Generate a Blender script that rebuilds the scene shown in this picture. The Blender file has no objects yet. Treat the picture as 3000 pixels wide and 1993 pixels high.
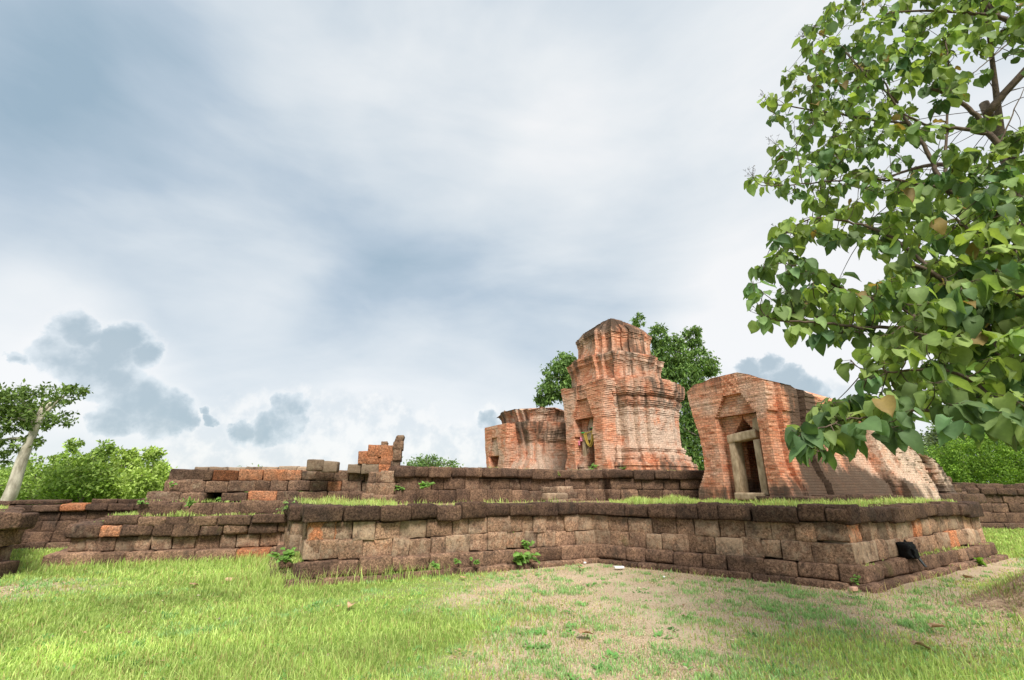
import bpy, math, random
import numpy as np
from mathutils import Vector, noise as mnoise
rad=math.radians
R=random.Random(7)
NR=np.random.RandomState(11)
S=bpy.context.scene
col=S.collection

# ------------------------------------------------------------------ camera
F=1350.0; HOR=1430.0; EYE=1.6
PITCH=math.atan((HOR-996.5)/F)
cd=bpy.data.cameras.new('camera'); cam=bpy.data.objects.new('camera',cd); col.objects.link(cam)
cd.sensor_width=36; cd.lens=36*F/3000; cd.clip_start=.05; cd.clip_end=3000
cam.location=(0,0,EYE); cam.rotation_euler=(rad(90)+PITCH,0,0)
S.camera=cam
S.view_settings.view_transform='Standard'; S.view_settings.look='None'
S.view_settings.exposure=1.06; S.view_settings.gamma=1

def ray(px,py):
    u=px-1500; v=py-996.5; c,s=math.cos(PITCH),math.sin(PITCH)
    return Vector((u,F*c+v*s,F*s-v*c))
def at(px,py,z=None,Y=None):
    d=ray(px,py); k=(Y/d.y) if Y is not None else (z-EYE)/d.z
    return Vector((0,0,EYE))+d*k

# ------------------------------------------------------------------ sun and sky
SUN_AZ=rad(168); SUN_EL=rad(52)       # azimuth clockwise from +Y (behind the camera, a little to the right)
sd=bpy.data.lights.new('sun','SUN'); sd.energy=3.0; sd.angle=rad(24); sd.color=(1,.95,.86)
sun=bpy.data.objects.new('sun',sd); col.objects.link(sun)
sv=Vector((math.sin(SUN_AZ)*math.cos(SUN_EL),math.cos(SUN_AZ)*math.cos(SUN_EL),math.sin(SUN_EL)))
sun.rotation_euler=sv.to_track_quat('Z','Y').to_euler()

class NT:
    """small helper to write node trees"""
    def __init__(s,tree): s.t=tree; s.n=tree.nodes; s.l=tree.links; s.n.clear()
    def add(s,typ,**kw):
        n=s.n.new(typ)
        for k,v in kw.items(): setattr(n,k,v)
        return n
    def link(s,a,b): s.l.new(a,b)
    def put(s,sock,v):
        if isinstance(v,bpy.types.NodeSocket): s.l.new(v,sock)
        elif v is not None:
            try: sock.default_value=v
            except Exception: sock.default_value=(v[0],v[1],v[2],1)
    def math(s,op,a,b=None,c=None,clamp=False):
        n=s.add('ShaderNodeMath',operation=op,use_clamp=clamp); s.put(n.inputs[0],a)
        if b is not None: s.put(n.inputs[1],b)
        if c is not None: s.put(n.inputs[2],c)
        return n.outputs[0]
    def vmath(s,op,a,b=None):
        n=s.add('ShaderNodeVectorMath',operation=op); s.put(n.inputs[0],a)
        if b is not None: s.put(n.inputs[1],b)
        return n
    def ss(s,x,lo,hi):
        n=s.add('ShaderNodeMapRange',interpolation_type='SMOOTHSTEP'); s.put(n.inputs[0],x); s.put(n.inputs[1],lo); s.put(n.inputs[2],hi)
        return n.outputs[0]
    def mr(s,x,a,b,c,d):
        n=s.add('ShaderNodeMapRange'); 
        for i,v in enumerate((x,a,b,c,d)): s.put(n.inputs[i],v)
        return n.outputs[0]
    def mix(s,f,a,b,mode='MIX'):
        n=s.add('ShaderNodeMix',data_type='RGBA',blend_type=mode); n.clamp_factor=True
        s.put(n.inputs[0],f); s.put(n.inputs[6],c4(a)); s.put(n.inputs[7],c4(b)); return n.outputs[2]
    def noise(s,vec,scale,detail=4,rough=.55,dist=0,out=0):
        n=s.add('ShaderNodeTexNoise'); s.put(n.inputs['Vector'],vec); n.inputs['Scale'].default_value=scale
        n.inputs['Detail'].default_value=detail; n.inputs['Roughness'].default_value=rough; n.inputs['Distortion'].default_value=dist
        return n.outputs[out]
    def attr(s,name,out='Color'):
        n=s.add('ShaderNodeAttribute',attribute_name=name); return n.outputs[out]
    def sep(s,c):
        n=s.add('ShaderNodeSeparateColor'); s.put(n.inputs[0],c); return n.outputs
    def mapping(s,vec,scale=(1,1,1),loc=(0,0,0)):
        n=s.add('ShaderNodeMapping'); s.put(n.inputs[0],vec); n.inputs['Scale'].default_value=scale; n.inputs['Location'].default_value=loc; return n.outputs[0]
def c4(v):
    if isinstance(v,(tuple,list)) and len(v)==3: return (v[0],v[1],v[2],1)
    return v

w=bpy.data.worlds.new('World'); S.world=w; w.use_nodes=True
T=NT(w.node_tree)
tc=T.add('ShaderNodeTexCoord').outputs['Generated']
sky=T.add('ShaderNodeTexSky',sky_type='NISHITA'); sky.sun_disc=False; sky.sun_elevation=SUN_EL; sky.sun_rotation=SUN_AZ
T.put(sky.inputs[0],tc) if sky.inputs else None
def dirof(px,py): return ray(px,py).normalized()
wn=T.noise(tc,2.2,4,.55,out=1)
wv=T.vmath('SUBTRACT',wn,(.5,.5,.5)).outputs[0]
wsc=T.vmath('SCALE',wv); wsc.inputs['Scale'].default_value=.22
soft=T.vmath('NORMALIZE',T.vmath('ADD',tc,wsc.outputs[0]).outputs[0]).outputs[0]
def blob(vec,px,py,rpx,inner=.0):
    """angular blob on the sky round a fixed direction, radius given in photograph pixels"""
    c=dirof(px,py); d=T.vmath('DOT_PRODUCT',vec,tuple(c)).outputs['Value']
    off=math.atan(rpx/F)*(1/(1+((px-1500)**2+(py-996)**2)/F**2))**.5
    return T.ss(d,math.cos(off),math.cos(off*inner)) if inner else T.ss(d,math.cos(off),1.0)
def wsum(vec,lst):
    o=None
    for (px,py,r,a) in lst:
        b=T.math('MULTIPLY',blob(vec,px,py,r),a); o=b if o is None else T.math('ADD',o,b)
    return o
# dark (blue grey) and bright masses of the overcast layer
dark=wsum(soft,[(0,100,900,.36),(90,350,420,.15),(250,260,620,.25),(560,430,520,.42),(1330,340,280,.6),(900,880,620,.4),(1330,560,420,.1),(60,420,500,.25),(1250,800,520,.28),(1700,900,420,.14),(1150,1050,380,.15)])
brt=wsum(soft,[(1530,440,480,.75),(650,650,420,.45),(1000,140,500,.18),(2500,600,900,.75),(2300,1050,500,.5),(60,1050,360,.8),(900,1250,520,.5),(2800,1200,500,.6),(1250,1250,420,.35),(250,1330,400,.6),(1900,150,600,.2)])
mp=T.mapping(tc,(1,1,2.6))
n1=T.noise(mp,1.7,7,.52,.6); n2=T.noise(mp,5.5,6,.55,.3)
base=T.math('ADD',T.math('ADD',.50,T.math('SUBTRACT',T.math('MULTIPLY',brt,.46),T.math('MULTIPLY',dark,.36))),T.math('ADD',T.math('MULTIPLY',T.math('SUBTRACT',n1,.5),.95),T.math('MULTIPLY',T.math('SUBTRACT',n2,.5),.30)))
ramp=T.add('ShaderNodeValToRGB'); T.put(ramp.inputs[0],base)
cr=ramp.color_ramp; cr.elements[0].position=-0.0; cr.elements[0].color=(.31,.42,.515,1)
cr.elements[1].position=1.0; cr.elements[1].color=(.84,.845,.85,1)
for p,c in ((.28,(.44,.53,.62,1)),(.52,(.60,.665,.72,1)),(.78,(.74,.775,.80,1))):
    e=cr.elements.new(p); e.color=c
skyc=ramp.outputs[0]
# cumulus: crisp edged heaps low in the sky
def cumulus(lst,seed,amp,fs=16):
    v2=T.vmath('ADD',tc,T.vmath('SCALE',T.vmath('SUBTRACT',T.noise(T.mapping(tc,loc=(seed,seed,0)),fs,6,.6,out=1),(.5,.5,.5)).outputs[0]).outputs[0])
    v2.inputs[1].links[0].from_node.inputs['Scale'].default_value=amp
    fine=T.vmath('SCALE',T.vmath('SUBTRACT',T.noise(T.mapping(tc,loc=(0,seed,seed)),fs*3.2,4,.6,out=1),(.5,.5,.5)).outputs[0]); fine.inputs['Scale'].default_value=amp*.42
    v2=T.vmath('NORMALIZE',T.vmath('ADD',v2.outputs[0],fine.outputs[0]).outputs[0]).outputs[0]
    o=None
    for (px,py,r) in lst:
        c=dirof(px,py); d=T.vmath('DOT_PRODUCT',v2,tuple(c)).outputs['Value']
        off=math.atan(r/F)*(1/(1+((px-1500)**2+(py-996)**2)/F**2))**.5
        b=T.math('DIVIDE',T.math('SUBTRACT',d,math.cos(off)),1-math.cos(off))
        o=b if o is None else T.math('MAXIMUM',o,b)
    return o
white=cumulus([(760,1270,130),(870,1240,110),(980,1270,150),(1130,1240,110),(1200,1300,140),(1330,1330,110),(560,1340,150),(700,1340,140),(1000,1340,170),(1440,1240,60),(2350,1180,90),(2460,1190,90)],3.1,.10,11)
wm=T.ss(white,.0,.55)
wtex=T.noise(tc,22,6,.6)
skyc=T.mix(T.math('MULTIPLY',wm,.85),skyc,T.mix(T.ss(wtex,.38,.62),(.66,.71,.75),(.84,.845,.84)))
grey=cumulus([(220,975,65),(170,1040,75),(330,1000,55),(380,985,50),(420,1040,52),(300,1060,90),(250,1090,90),(360,1130,75),(400,1180,90),(480,1215,80),(520,1230,55),(330,1230,60),(610,1205,22),(618,1240,26),(850,1185,48),(840,1240,60),(780,1260,55),(700,1270,40),(40,1050,28),
  (2205,1085,44),(2262,1070,36),(2215,1140,70),(2310,1120,55),(2370,1140,60),(2300,1180,80),(1425,1230,40)],7.7,.055,15)
gm=T.ss(grey,-.03,.34)
rim=T.math('MULTIPLY',T.math('MULTIPLY',T.ss(grey,-.55,-.02),T.math('SUBTRACT',1,gm)),.28)
skyc=T.mix(rim,skyc,(.83,.84,.845))
gcol=T.mix(T.ss(T.math('ADD',grey,T.math('MULTIPLY',T.math('SUBTRACT',T.noise(tc,17,6,.6),.5),2.4)),-.1,1.0),(.66,.725,.77),(.33,.43,.50))
skyc=T.mix(T.math('MULTIPLY',gm,.82),skyc,gcol)
b1=T.add('ShaderNodeBackground'); T.put(b1.inputs[0],sky.outputs[0]); b1.inputs[1].default_value=.08
b2=T.add('ShaderNodeBackground'); T.put(b2.inputs[0],skyc); b2.inputs[1].default_value=.55
ms=T.add('ShaderNodeMixShader'); ms.inputs[0].default_value=.93
T.link(b1.outputs[0],ms.inputs[1]); T.link(b2.outputs[0],ms.inputs[2])
wo=T.add('ShaderNodeOutputWorld'); T.link(ms.outputs[0],wo.inputs[0])

# ------------------------------------------------------------------ object helpers
def tag(o,label=None,cat=None,group=None,kind=None):
    if label: o['label']=label
    if cat: o['category']=cat
    if group: o['group']=group
    if kind: o['kind']=kind
    return o
def empty(name,loc,label,cat,group=None,rz=0):
    o=bpy.data.objects.new(name,None); o.location=loc; o.rotation_euler=(0,0,rz); col.objects.link(o)
    return tag(o,label,cat,group)
class MB:
    """collects vertices, faces, per-vertex colour and builds ONE mesh object"""
    def __init__(s): s.v=[];s.f=[];s.c=[];s.uv=[];s.n=0
    def add(s,v,f,c=(1,1,1),uv=None):
        v=np.asarray(v,float); k=len(v); s.v.append(v)
        c=np.asarray(c,float)
        s.c.append(np.tile(c,(k,1)) if c.ndim==1 else c)
        s.uv.append(np.zeros((k,2)) if uv is None else np.asarray(uv,float))
        if isinstance(f,np.ndarray): s.f.append(f+s.n)
        else: s.f.append([tuple(i+s.n for i in q) for q in f])
        s.n+=k
    def build(s,name,mat,parent=None,smooth=False,origin=None):
        V=np.concatenate(s.v); C=np.concatenate(s.c); U=np.concatenate(s.uv)
        me=bpy.data.meshes.new(name)
        org=Vector((0,0,0))
        if parent is not None: org=parent_world(parent)
        elif origin is not None: org=Vector(origin)
        V=V-np.array(org)
        loops=[];starts=[];tot=0
        for f in s.f:
            if isinstance(f,np.ndarray):
                m,k=f.shape; loops.append(f.ravel()); starts.append(tot+np.arange(m)*k); tot+=m*k
            else:
                for q in f: loops.append(np.array(q)); starts.append(np.array([tot])); tot+=len(q)
        L=np.concatenate(loops); St=np.concatenate(starts)
        me.vertices.add(len(V)); me.vertices.foreach_set('co',V.ravel().astype(np.float32))
        me.loops.add(len(L)); me.loops.foreach_set('vertex_index',L.astype(np.int32))
        me.polygons.add(len(St)); me.polygons.foreach_set('loop_start',St.astype(np.int32))
        me.update(calc_edges=True)
        a=me.color_attributes.new('tint','FLOAT_COLOR','POINT')
        a.data.foreach_set('color',np.concatenate([C,np.ones((len(C),1))],1).ravel().astype(np.float32))
        uv=me.uv_layers.new(name='UVMap'); uv.data.foreach_set('uv',U[L].ravel().astype(np.float32))
        me.polygons.foreach_set('use_smooth',np.full(len(St),bool(smooth)))
        me.validate()
        if mat: me.materials.append(mat)
        o=bpy.data.objects.new(name,me); col.objects.link(o)
        if parent is not None: o.parent=parent
        elif origin is not None: o.location=org
        return o
def parent_world(p):
    v=Vector(p.location)
    while p.parent: p=p.parent; v+=Vector(p.location)
    return v

def vn(p,seed,freq):
    """cheap smooth pseudo noise, about -1..1"""
    rs=np.random.RandomState(seed); p=np.asarray(p)*freq; o=np.zeros(len(p))
    for i in range(6):
        k=rs.normal(size=3)*(1+.5*i); o+=np.sin(p@k+rs.uniform(0,6.28))/(1+.5*i)
    return o/2.2

# ------------------------------------------------------------------ materials
def newmat(name):
    m=bpy.data.materials.new(name); m.use_nodes=True; return m,NT(m.node_tree)
def finish(t,colr,rough=.9,bump=None,bstr=.5,bdist=.02,spec=.25,trans=None):
    p=t.add('ShaderNodeBsdfPrincipled'); t.put(p.inputs['Base Color'],colr); t.put(p.inputs['Roughness'],rough)
    p.inputs['Specular IOR Level'].default_value=spec
    if bump is not None:
        b=t.add('ShaderNodeBump'); t.put(b.inputs['Height'],bump); b.inputs['Strength'].default_value=bstr; b.inputs['Distance'].default_value=bdist
        t.link(b.outputs[0],p.inputs['Normal'])
    o=t.add('ShaderNodeOutputMaterial'); out=p.outputs[0]
    if trans is not None:
        tr=t.add('ShaderNodeBsdfTranslucent'); t.put(tr.inputs[0],trans[0])
        m=t.add('ShaderNodeMixShader'); m.inputs[0].default_value=trans[1]; t.link(p.outputs[0],m.inputs[1]); t.link(tr.outputs[0],m.inputs[2]); out=m.outputs[0]
    t.link(out,o.inputs[0])
def pos(t): return t.add('ShaderNodeNewGeometry').outputs['Position']

# laterite: tint R = hue (0 purple brown .. 1 fresh orange), G = value, B = pale lichen
def laterite_mat():
    m,t=newmat('laterite'); P=pos(t); a=t.sep(t.attr('tint'))
    n=t.noise(P,3.2,6,.65); f=t.noise(P,26,5,.75); g=t.noise(P,95,3,.7)
    hue=t.math('ADD',a[0],t.math('MULTIPLY',t.math('SUBTRACT',n,.5),1.0))
    r=t.add('ShaderNodeValToRGB'); t.put(r.inputs[0],hue); e=r.color_ramp.elements
    e[0].position=0; e[0].color=(.060,.041,.033,1); e[1].position=1; e[1].color=(.36,.15,.075,1)
    for p,c in ((.3,(.118,.076,.055,1)),(.6,(.225,.146,.098,1))): q=e.new(p); q.color=c
    c=t.mix(1,r.outputs[0],t.mix(t.ss(f,.3,.72),(.36,.34,.33),(1.7,1.62,1.55)),'MULTIPLY')
    gg=t.ss(g,.34,.66); c=t.mix(1,c,t.mix(gg,(.5,.5,.5),(1.45,1.42,1.4)),'MULTIPLY')
    lic=t.math('MULTIPLY',t.ss(t.math('ADD',t.noise(P,7,6,.75),t.math('MULTIPLY',a[2],.42)),.62,.86),.62)
    c=t.mix(lic,c,t.mix(f,(.17,.125,.085),(.40,.31,.22)))
    blk=t.math('MULTIPLY',t.ss(t.noise(t.mapping(P,(1.3,1.3,.8),(4,2,9)),2.2,7,.75),.51,.70),.72)
    c=t.mix(blk,c,(.032,.027,.023))
    ms_=t.math('MULTIPLY',t.ss(t.noise(t.mapping(P,(1,1,1),(9,1,2)),1.1,5,.7),.62,.76),.38)
    c=t.mix(ms_,c,(.09,.10,.028))
    c=t.mix(1,c,t.add('ShaderNodeCombineColor').outputs[0],'MULTIPLY') if False else c
    vv=t.add('ShaderNodeCombineColor'); [t.put(vv.inputs[i],a[1]) for i in range(3)]
    c=t.mix(1,c,vv.outputs[0],'MULTIPLY')
    h=t.math('ADD',t.math('MULTIPLY',f,.6),t.math('ADD',t.math('MULTIPLY',g,.35),t.math('MULTIPLY',n,.5)))
    finish(t,c,.95,h,.9,.035,.12); return m
M={}
M['lat']=laterite_mat()
# brick: tint R = paleness (worn plaster pink), G = black weathering, B = freshness (orange)
def brick_mat():
    m,t=newmat('old_brick'); P=pos(t); a=t.sep(t.attr('tint'))
    uv=t.add('ShaderNodeTexCoord').outputs['UV']
    wob=t.vmath('SCALE',t.vmath('SUBTRACT',t.noise(P,1.3,3,.6,out=1),(.5,.5,.5)).outputs[0]); wob.inputs['Scale'].default_value=.05
    uvw=t.vmath('ADD',uv,wob.outputs[0]).outputs[0]
    b=t.add('ShaderNodeTexBrick'); t.put(b.inputs['Vector'],uvw)
    b.inputs['Scale'].default_value=1; b.inputs['Brick Width'].default_value=.26; b.inputs['Row Height'].default_value=.07
    b.inputs['Mortar Size'].default_value=.009; b.inputs['Mortar Smooth'].default_value=.4; b.inputs['Bias'].default_value=0
    b.inputs['Color1'].default_value=(0,0,0,1); b.inputs['Color2'].default_value=(1,1,1,1); b.inputs['Mortar'].default_value=(.5,.5,.5,1)
    rnd=t.sep(b.outputs['Color'])[0]; mort=b.outputs['Fac']
    n=t.noise(P,2.2,6,.65); f=t.noise(P,18,5,.7); g=t.noise(P,60,3,.7)
    orange=t.mix(rnd,(.50,.17,.085),(.78,.40,.25))
    orange=t.mix(t.ss(t.noise(P,1.1,3,.6),.42,.68),orange,(.64,.43,.32))
    pale=t.mix(f,(.46,.32,.24),(.76,.60,.48))
    pf=t.ss(t.math('ADD',t.math('MULTIPLY',a[0],.75),t.math('MULTIPLY',t.math('SUBTRACT',t.noise(P,1.8,6,.7),.5),2.0)),.26,.72)
    c=t.mix(pf,orange,pale)
    c=t.mix(1,c,t.mix(t.ss(f,.3,.7),(.7,.68,.66),(1.22,1.22,1.22)),'MULTIPLY')
    c=t.mix(t.math('MULTIPLY',mort,t.mr(pf,0,1,.55,.15)),c,(.20,.11,.08))
    s2=t.ss(t.math('ADD',t.noise(t.mapping(P,(1,1,.7),(3,7,1)),2.3,7,.72),t.math('MULTIPLY',a[1],.22)),.57,.72); c=t.mix(t.math('MULTIPLY',s2,.42),c,t.mix(f,(.09,.065,.05),(.22,.165,.125)))
    st=t.noise(t.mapping(P,(1.6,1.6,.28)),1.5,6,.65,.3)
    sf=t.ss(t.math('ADD',t.math('ADD',st,t.math('MULTIPLY',a[1],.42)),t.math('MULTIPLY',t.math('SUBTRACT',f,.5),.35)),.57,.78)
    c=t.mix(t.math('MULTIPLY',sf,.9),c,t.mix(g,(.045,.034,.026),(.13,.095,.07)))
    h=t.math('ADD',t.math('MULTIPLY',t.math('SUBTRACT',1,mort),.45),t.math('ADD',t.math('MULTIPLY',f,.9),t.math('MULTIPLY',rnd,.25)))
    finish(t,c,.92,h,.8,.03,.15); return m
M['brick']=brick_mat()
def simple(name,c1,c2,scale=8,rough=.9,bstr=.4,bdist=.01,trans=None,spec=.2,stretch=(1,1,1),use=False):
    m,t=newmat(name); P=pos(t); n=t.noise(t.mapping(P,stretch),scale,6,.65); c=t.mix(t.ss(n,.3,.7),c1,c2)
    if use: c=t.mix(1,c,t.attr('tint'),'MULTIPLY')
    finish(t,c,rough,n,bstr,bdist,spec,None if trans is None else (trans[0],trans[1])); return m
M['sandstone']=simple('sandstone',(.30,.215,.135),(.56,.43,.29),9,stretch=(1,1,.5))
M['soil']=simple('terrace_soil',(.15,.10,.055),(.30,.22,.12),6)
M['bark_pale']=simple('pale_bark',(.20,.175,.13),(.64,.59,.48),3.2,stretch=(1,1,.35))
M['bark']=simple('brown_bark',(.11,.08,.06),(.24,.18,.14),14,stretch=(1,1,.4))
M['bark_grey']=simple('grey_bark',(.12,.10,.085),(.25,.21,.17),14,stretch=(1,1,.4))
def leaf_mat(name,rough=.45,tr=.35,spec=.4,gain=(1.5,1.5,.7)):
    m,t=newmat(name); c=t.attr('tint')
    P=pos(t); n=t.noise(P,40,2,.5); c2=t.mix(1,c,t.mix(n,(.8,.8,.8),(1.2,1.2,1.2)),'MULTIPLY')
    tc_=t.mix(1,c2,gain,'MULTIPLY')
    finish(t,c2,rough,None,trans=(tc_,tr),spec=spec); return m
M['leaf']=leaf_mat('broad_leaf',.6,.38,.2); M['foliage']=leaf_mat('foliage',.6,.3,.2); M['grass']=leaf_mat('grass_blade',.6,.4,.2,(1.3,1.3,.8))
M['twig']=simple('twig_bark',(.06,.045,.035),(.14,.10,.07),20)

# ------------------------------------------------------------------ block masonry
def _template():
    g=[-1,-.82,-.3,.3,.82,1]; n=6; V=[];Fq=[];idx={}
    def vid(i,j,k):
        if (i,j,k) not in idx: idx[(i,j,k)]=len(V); V.append((g[i],g[j],g[k]))
        return idx[(i,j,k)]
    for ax in range(3):
        for side in (0,5):
            if ax==1 and side==5: continue
            for a in range(5):
                for b in range(5):
                    def P(a,b):
                        q=[0,0,0]; q[ax]=side; o=[x for x in range(3) if x!=ax]; q[o[0]]=a; q[o[1]]=b; return vid(*q)
                    q=(P(a,b),P(a+1,b),P(a+1,b+1),P(a,b+1))
                    flip=(side==0) ^ (ax==1)
                    Fq.append(q[::-1] if flip else q)
    return np.array(V,float),np.array(Fq)
TV,TF=_template()
TLAT=np.array(TV)
def block(mb,c,ax,ay,hx,hy,hz,tint,r=.035,rough=.012,skew=0,seed=0):
    """rounded irregular block: centre c, unit axis ax along the wall, ay outward->inward, half sizes"""
    h=np.array([hx,hy,hz]); r=min(r,.45*min(hx,hz,hy))
    # grid lines placed r from the faces
    p=np.sign(TV)*np.where(np.abs(TV)>.9,h,np.where(np.abs(TV)>.5,h-r*.75,np.where(np.abs(TV)>.1,h*.33,0)))
    inner=h-r; q=np.clip(p,-inner,inner); d=p-q; ln=np.linalg.norm(d,axis=1,keepdims=True); ln[ln==0]=1
    mask=(np.abs(d)>1e-9).sum(1,keepdims=True)>0
    p=np.where(mask,q+d/ln*np.minimum(ln,r),p)
    off=seed*.37
    w=p+np.array([off,off*1.7,off*.6])
    nz=np.stack([vn(w,3,6.5),vn(w,5,6.5),vn(w,8,6.5)],1)*rough + np.stack([vn(w,13,19),vn(w,15,19),vn(w,18,19)],1)*rough*.45
    p=p+nz; p[:,0]+=skew*p[:,2]
    AX=np.array([ax[0],ax[1],0]);AY=np.array([ay[0],ay[1],0]);AZ=np.array([0,0,1.])
    W=np.array(c)+p[:,:1]*AX+p[:,1:2]*AY+p[:,2:3]*AZ
    mb.add(W,TF,tint)
def offset_poly(pts,d):
    """offset an open polyline to its right-hand side (outwards) by d with mitres"""
    n=len(pts); out=[]
    nr=[]
    for i in range(n-1):
        e=(pts[i+1]-pts[i]).normalized(); nr.append(Vector((e.y,-e.x)))
    for i in range(n):
        if i==0: o=nr[0]*d
        elif i==n-1: o=nr[-1]*d
        else:
            b=(nr[i-1]+nr[i]); b.normalize(); o=b*(d/max(.35,b.dot(nr[i])))
        out.append(pts[i]+o)
    return out
def tint_late(r,hue=.34,light=0,orange=.04,val=1.0):
    h=hue+r.gauss(0,.055); 
    if r.random()<orange: h=.85+r.random()*.15
    return (h,1.14*val*(1+r.gauss(0,.15)),max(0,min(1,light+r.gauss(0,.15))))
def course(mb,pts,z0,z1,d,r,lmin=.26,lmax=.66,depth=.42,hue=.34,light=.1,orange=.03,val=1.,rnd=.035,wav=.018,skip=0.,jz=.008,segval=None,zf=None,rough=.017):
    P=offset_poly([Vector(p[:2]) for p in pts],d)
    for i in range(len(P)-1):
        a,b=P[i],P[i+1]; e=b-a; L=e.length; e.normalize(); inn=Vector((-e.y,e.x))
        cuts=[0.]
        while cuts[-1]<L-lmin*.7:
            s=r.uniform(lmin,lmax); 
            if L-cuts[-1]-s<lmin*.6: s=L-cuts[-1]
            cuts.append(min(L,cuts[-1]+s))
        cuts[-1]=L
        sv_=1 if segval is None else segval[i]
        def concave(j):
            if j<=0 or j>=len(P)-1: return False
            u_=P[j]-P[j-1]; v_=P[j+1]-P[j]; return u_.x*v_.y-u_.y*v_.x<0
        for k in range(len(cuts)-1):
            if r.random()<skip: continue
            x0,x1=cuts[k],cuts[k+1]
            if k==0 and concave(i): x0-=.14
            if k==len(cuts)-2 and concave(i+1): x1+=.14
            m=a+e*((x0+x1)/2)
            dz=(zf(m.x,m.y) if zf else 0)+(.016*math.sin(m.x*1.3+m.y*.7)+.010*math.sin(m.x*3.1-m.y*2.3+z0*4) if z0>.1 else 0)
            pr=r.gauss(0,wav)
            c=m-inn*pr+inn*(depth/2)
            j0=r.gauss(0,jz);j1=r.gauss(0,jz)
            gap=.0035
            block(mb,(c.x,c.y,(z0+j0+z1+j1)/2+dz),e,inn,(x1-x0)/2-gap,depth/2,(z1+j1-z0-j0)/2-.001,tint_late(r,hue,light,orange,val*sv_),rnd*r.uniform(.45,1.0),rough,r.gauss(0,.03),r.random()*90)

def fill_poly(mb,pts,z,down=0,tint=(1,1,1)):
    n=len(pts); mb.add([(p[0],p[1],z) for p in pts],[tuple(range(n))],tint)
    if down:
        q=offset_poly([Vector(p) for p in pts],-.16); z2=z-.03
        mb.add([(p[0],p[1],z2-down) for p in q]+[(p[0],p[1],z2) for p in q],[(i,(i+1)%n,n+(i+1)%n,n+i) for i in range(n)],tint)

# terrace one, nearest: plan points come from the photograph's ground line
LC=at(850,1715,z=0).xy; IN=at(1741,1642,z=0).xy; RC=at(2555,1748,z=0).xy; RF=at(2949,1622,z=0).xy
a27=Vector((math.cos(rad(27)),math.sin(rad(27)))); b117=Vector((-a27.y,a27.x))
rr=random.Random(3)
LCw=at(896,1600,Y=8.95).xy; INw=at(1741,1560,Y=11.6).xy; RCw=at(2488,1568,Y=8.6).xy; RFw=at(2868,1530,Y=12.0).xy
t1i=[LCw+b117*7-a27*.2,LCw+b117*1.2-a27*.2,LCw+b117*1.2,LCw,INw,RCw,RFw,RFw+Vector((-2.6,6.5))]
TER1=empty('lower_terrace',(t1i[4].x,t1i[4].y,0),'long dark laterite terrace with rounded coping wrapping the inner corner before the towers','stone terrace')
SV=[.9,.95,.95,1.05,.92,1.22,1]  # fall of light painted per wall face: right side brighter, inner right front darker
mb=MB(); course(mb,t1i,-.14,.10,.27,rr,.35,.75,.6,hue=.33,light=.0,val=1.15,segval=SV,orange=.0,rnd=.05,skip=.04); mb.build('footing_course',M['lat'],TER1,True)
mb=MB(); course(mb,t1i,.095,.36,.16,rr,.4,.8,.7,hue=.36,light=.0,val=1.1,segval=SV,orange=.0,rnd=.06); mb.build('plinth_course',M['lat'],TER1,True)
mb=MB(); course(mb,t1i,.355,.68,.02,rr,.26,.56,.5,hue=.47,light=.45,segval=SV,orange=.03,val=1.22,rnd=.02); course(mb,t1i,.675,1.0,0,rr,.26,.56,.5,hue=.47,light=.5,segval=SV,orange=.04,val=1.22,rnd=.02)
mb.build('wall_courses',M['lat'],TER1,True)
mb=MB(); course(mb,t1i,.995,1.28,.10,rr,.4,.8,.6,hue=.22,light=-.1,segval=[.8,.8,.8,.85,.85,1,1],orange=.0,val=.85,rnd=.06,jz=.02); mb.build('coping_course',M['lat'],TER1,True)  # coping colour also carries painted light, brighter along the right side
mb=MB(); tp=offset_poly(t1i,-.1); fill_poly(mb,[(p.x,p.y) for p in tp],1.22,1.3); mb.build('earth_fill',M['soil'],TER1)
T1TOP=[(p.x,p.y) for p in offset_poly(t1i,-.12)]

# terrace two (upper)
rr=random.Random(9)
A2=at(1165,1470,Y=12.3).xy; B2=at(1612,1440,Y=14.6).xy
e2=(B2-A2).normalized(); n2v=Vector((-e2.y,e2.x))
C2=B2+n2v*.55; D2=at(1782,1440,Y=15.6).xy; E2=at(2075,1440,Y=14.95).xy
t2=[A2+n2v*7,A2,B2,C2,D2-Vector((.1,.1)),D2+Vector((.0,-.45)),E2,E2+Vector((.9,3))]
UPV=empty('upper_terrace',(A2.x,A2.y,1.15),'second laterite terrace behind the lower one, carrying the tall brick tower','stone terrace')
mb=MB(); course(mb,t2,1.14,1.55,.06,rr,.32,.8,.5,hue=.32,light=.05,val=1.0,rnd=.04); mb.build('base_course',M['lat'],UPV,True)
mb=MB(); course(mb,t2,1.545,1.87,.0,rr,.3,.7,.5,hue=.33,light=.1,val=1.0,rnd=.04); mb.build('wall_course',M['lat'],UPV,True)
mb=MB(); course(mb,t2,1.865,2.14,.13,rr,.38,.85,.55,hue=.25,light=-.05,val=.9,rnd=.07,segval=[1,1,1,1,1,.7,.7]); mb.build('coping_course',M['lat'],UPV,True)
mb=MB(); fill_poly(mb,[(p.x,p.y) for p in offset_poly(t2,-.1)],2.08,1.0); mb.build('earth_fill',M['soil'],UPV)
T2TOP=[(p.x,p.y) for p in offset_poly(t2,-.1)]
# low stone steps in the niche
ST=empty('stone_steps',(B2.x,B2.y,1.2),'low worn laterite steps tucked in the niche of the upper terrace','steps')
s0=at(1618,1478,Y=13.9).xy; s1=at(1712,1474,Y=14.5).xy
for k in range(3):
    mb=MB(); off=n2v*(.22*k); course(mb,[s0+off,s1+off],1.1+.17*k,1.29+.17*k,.0,rr,.3,.6,.35,hue=.4,light=.5,val=1.1); mb.build('step',M['lat'],ST,True)

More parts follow.
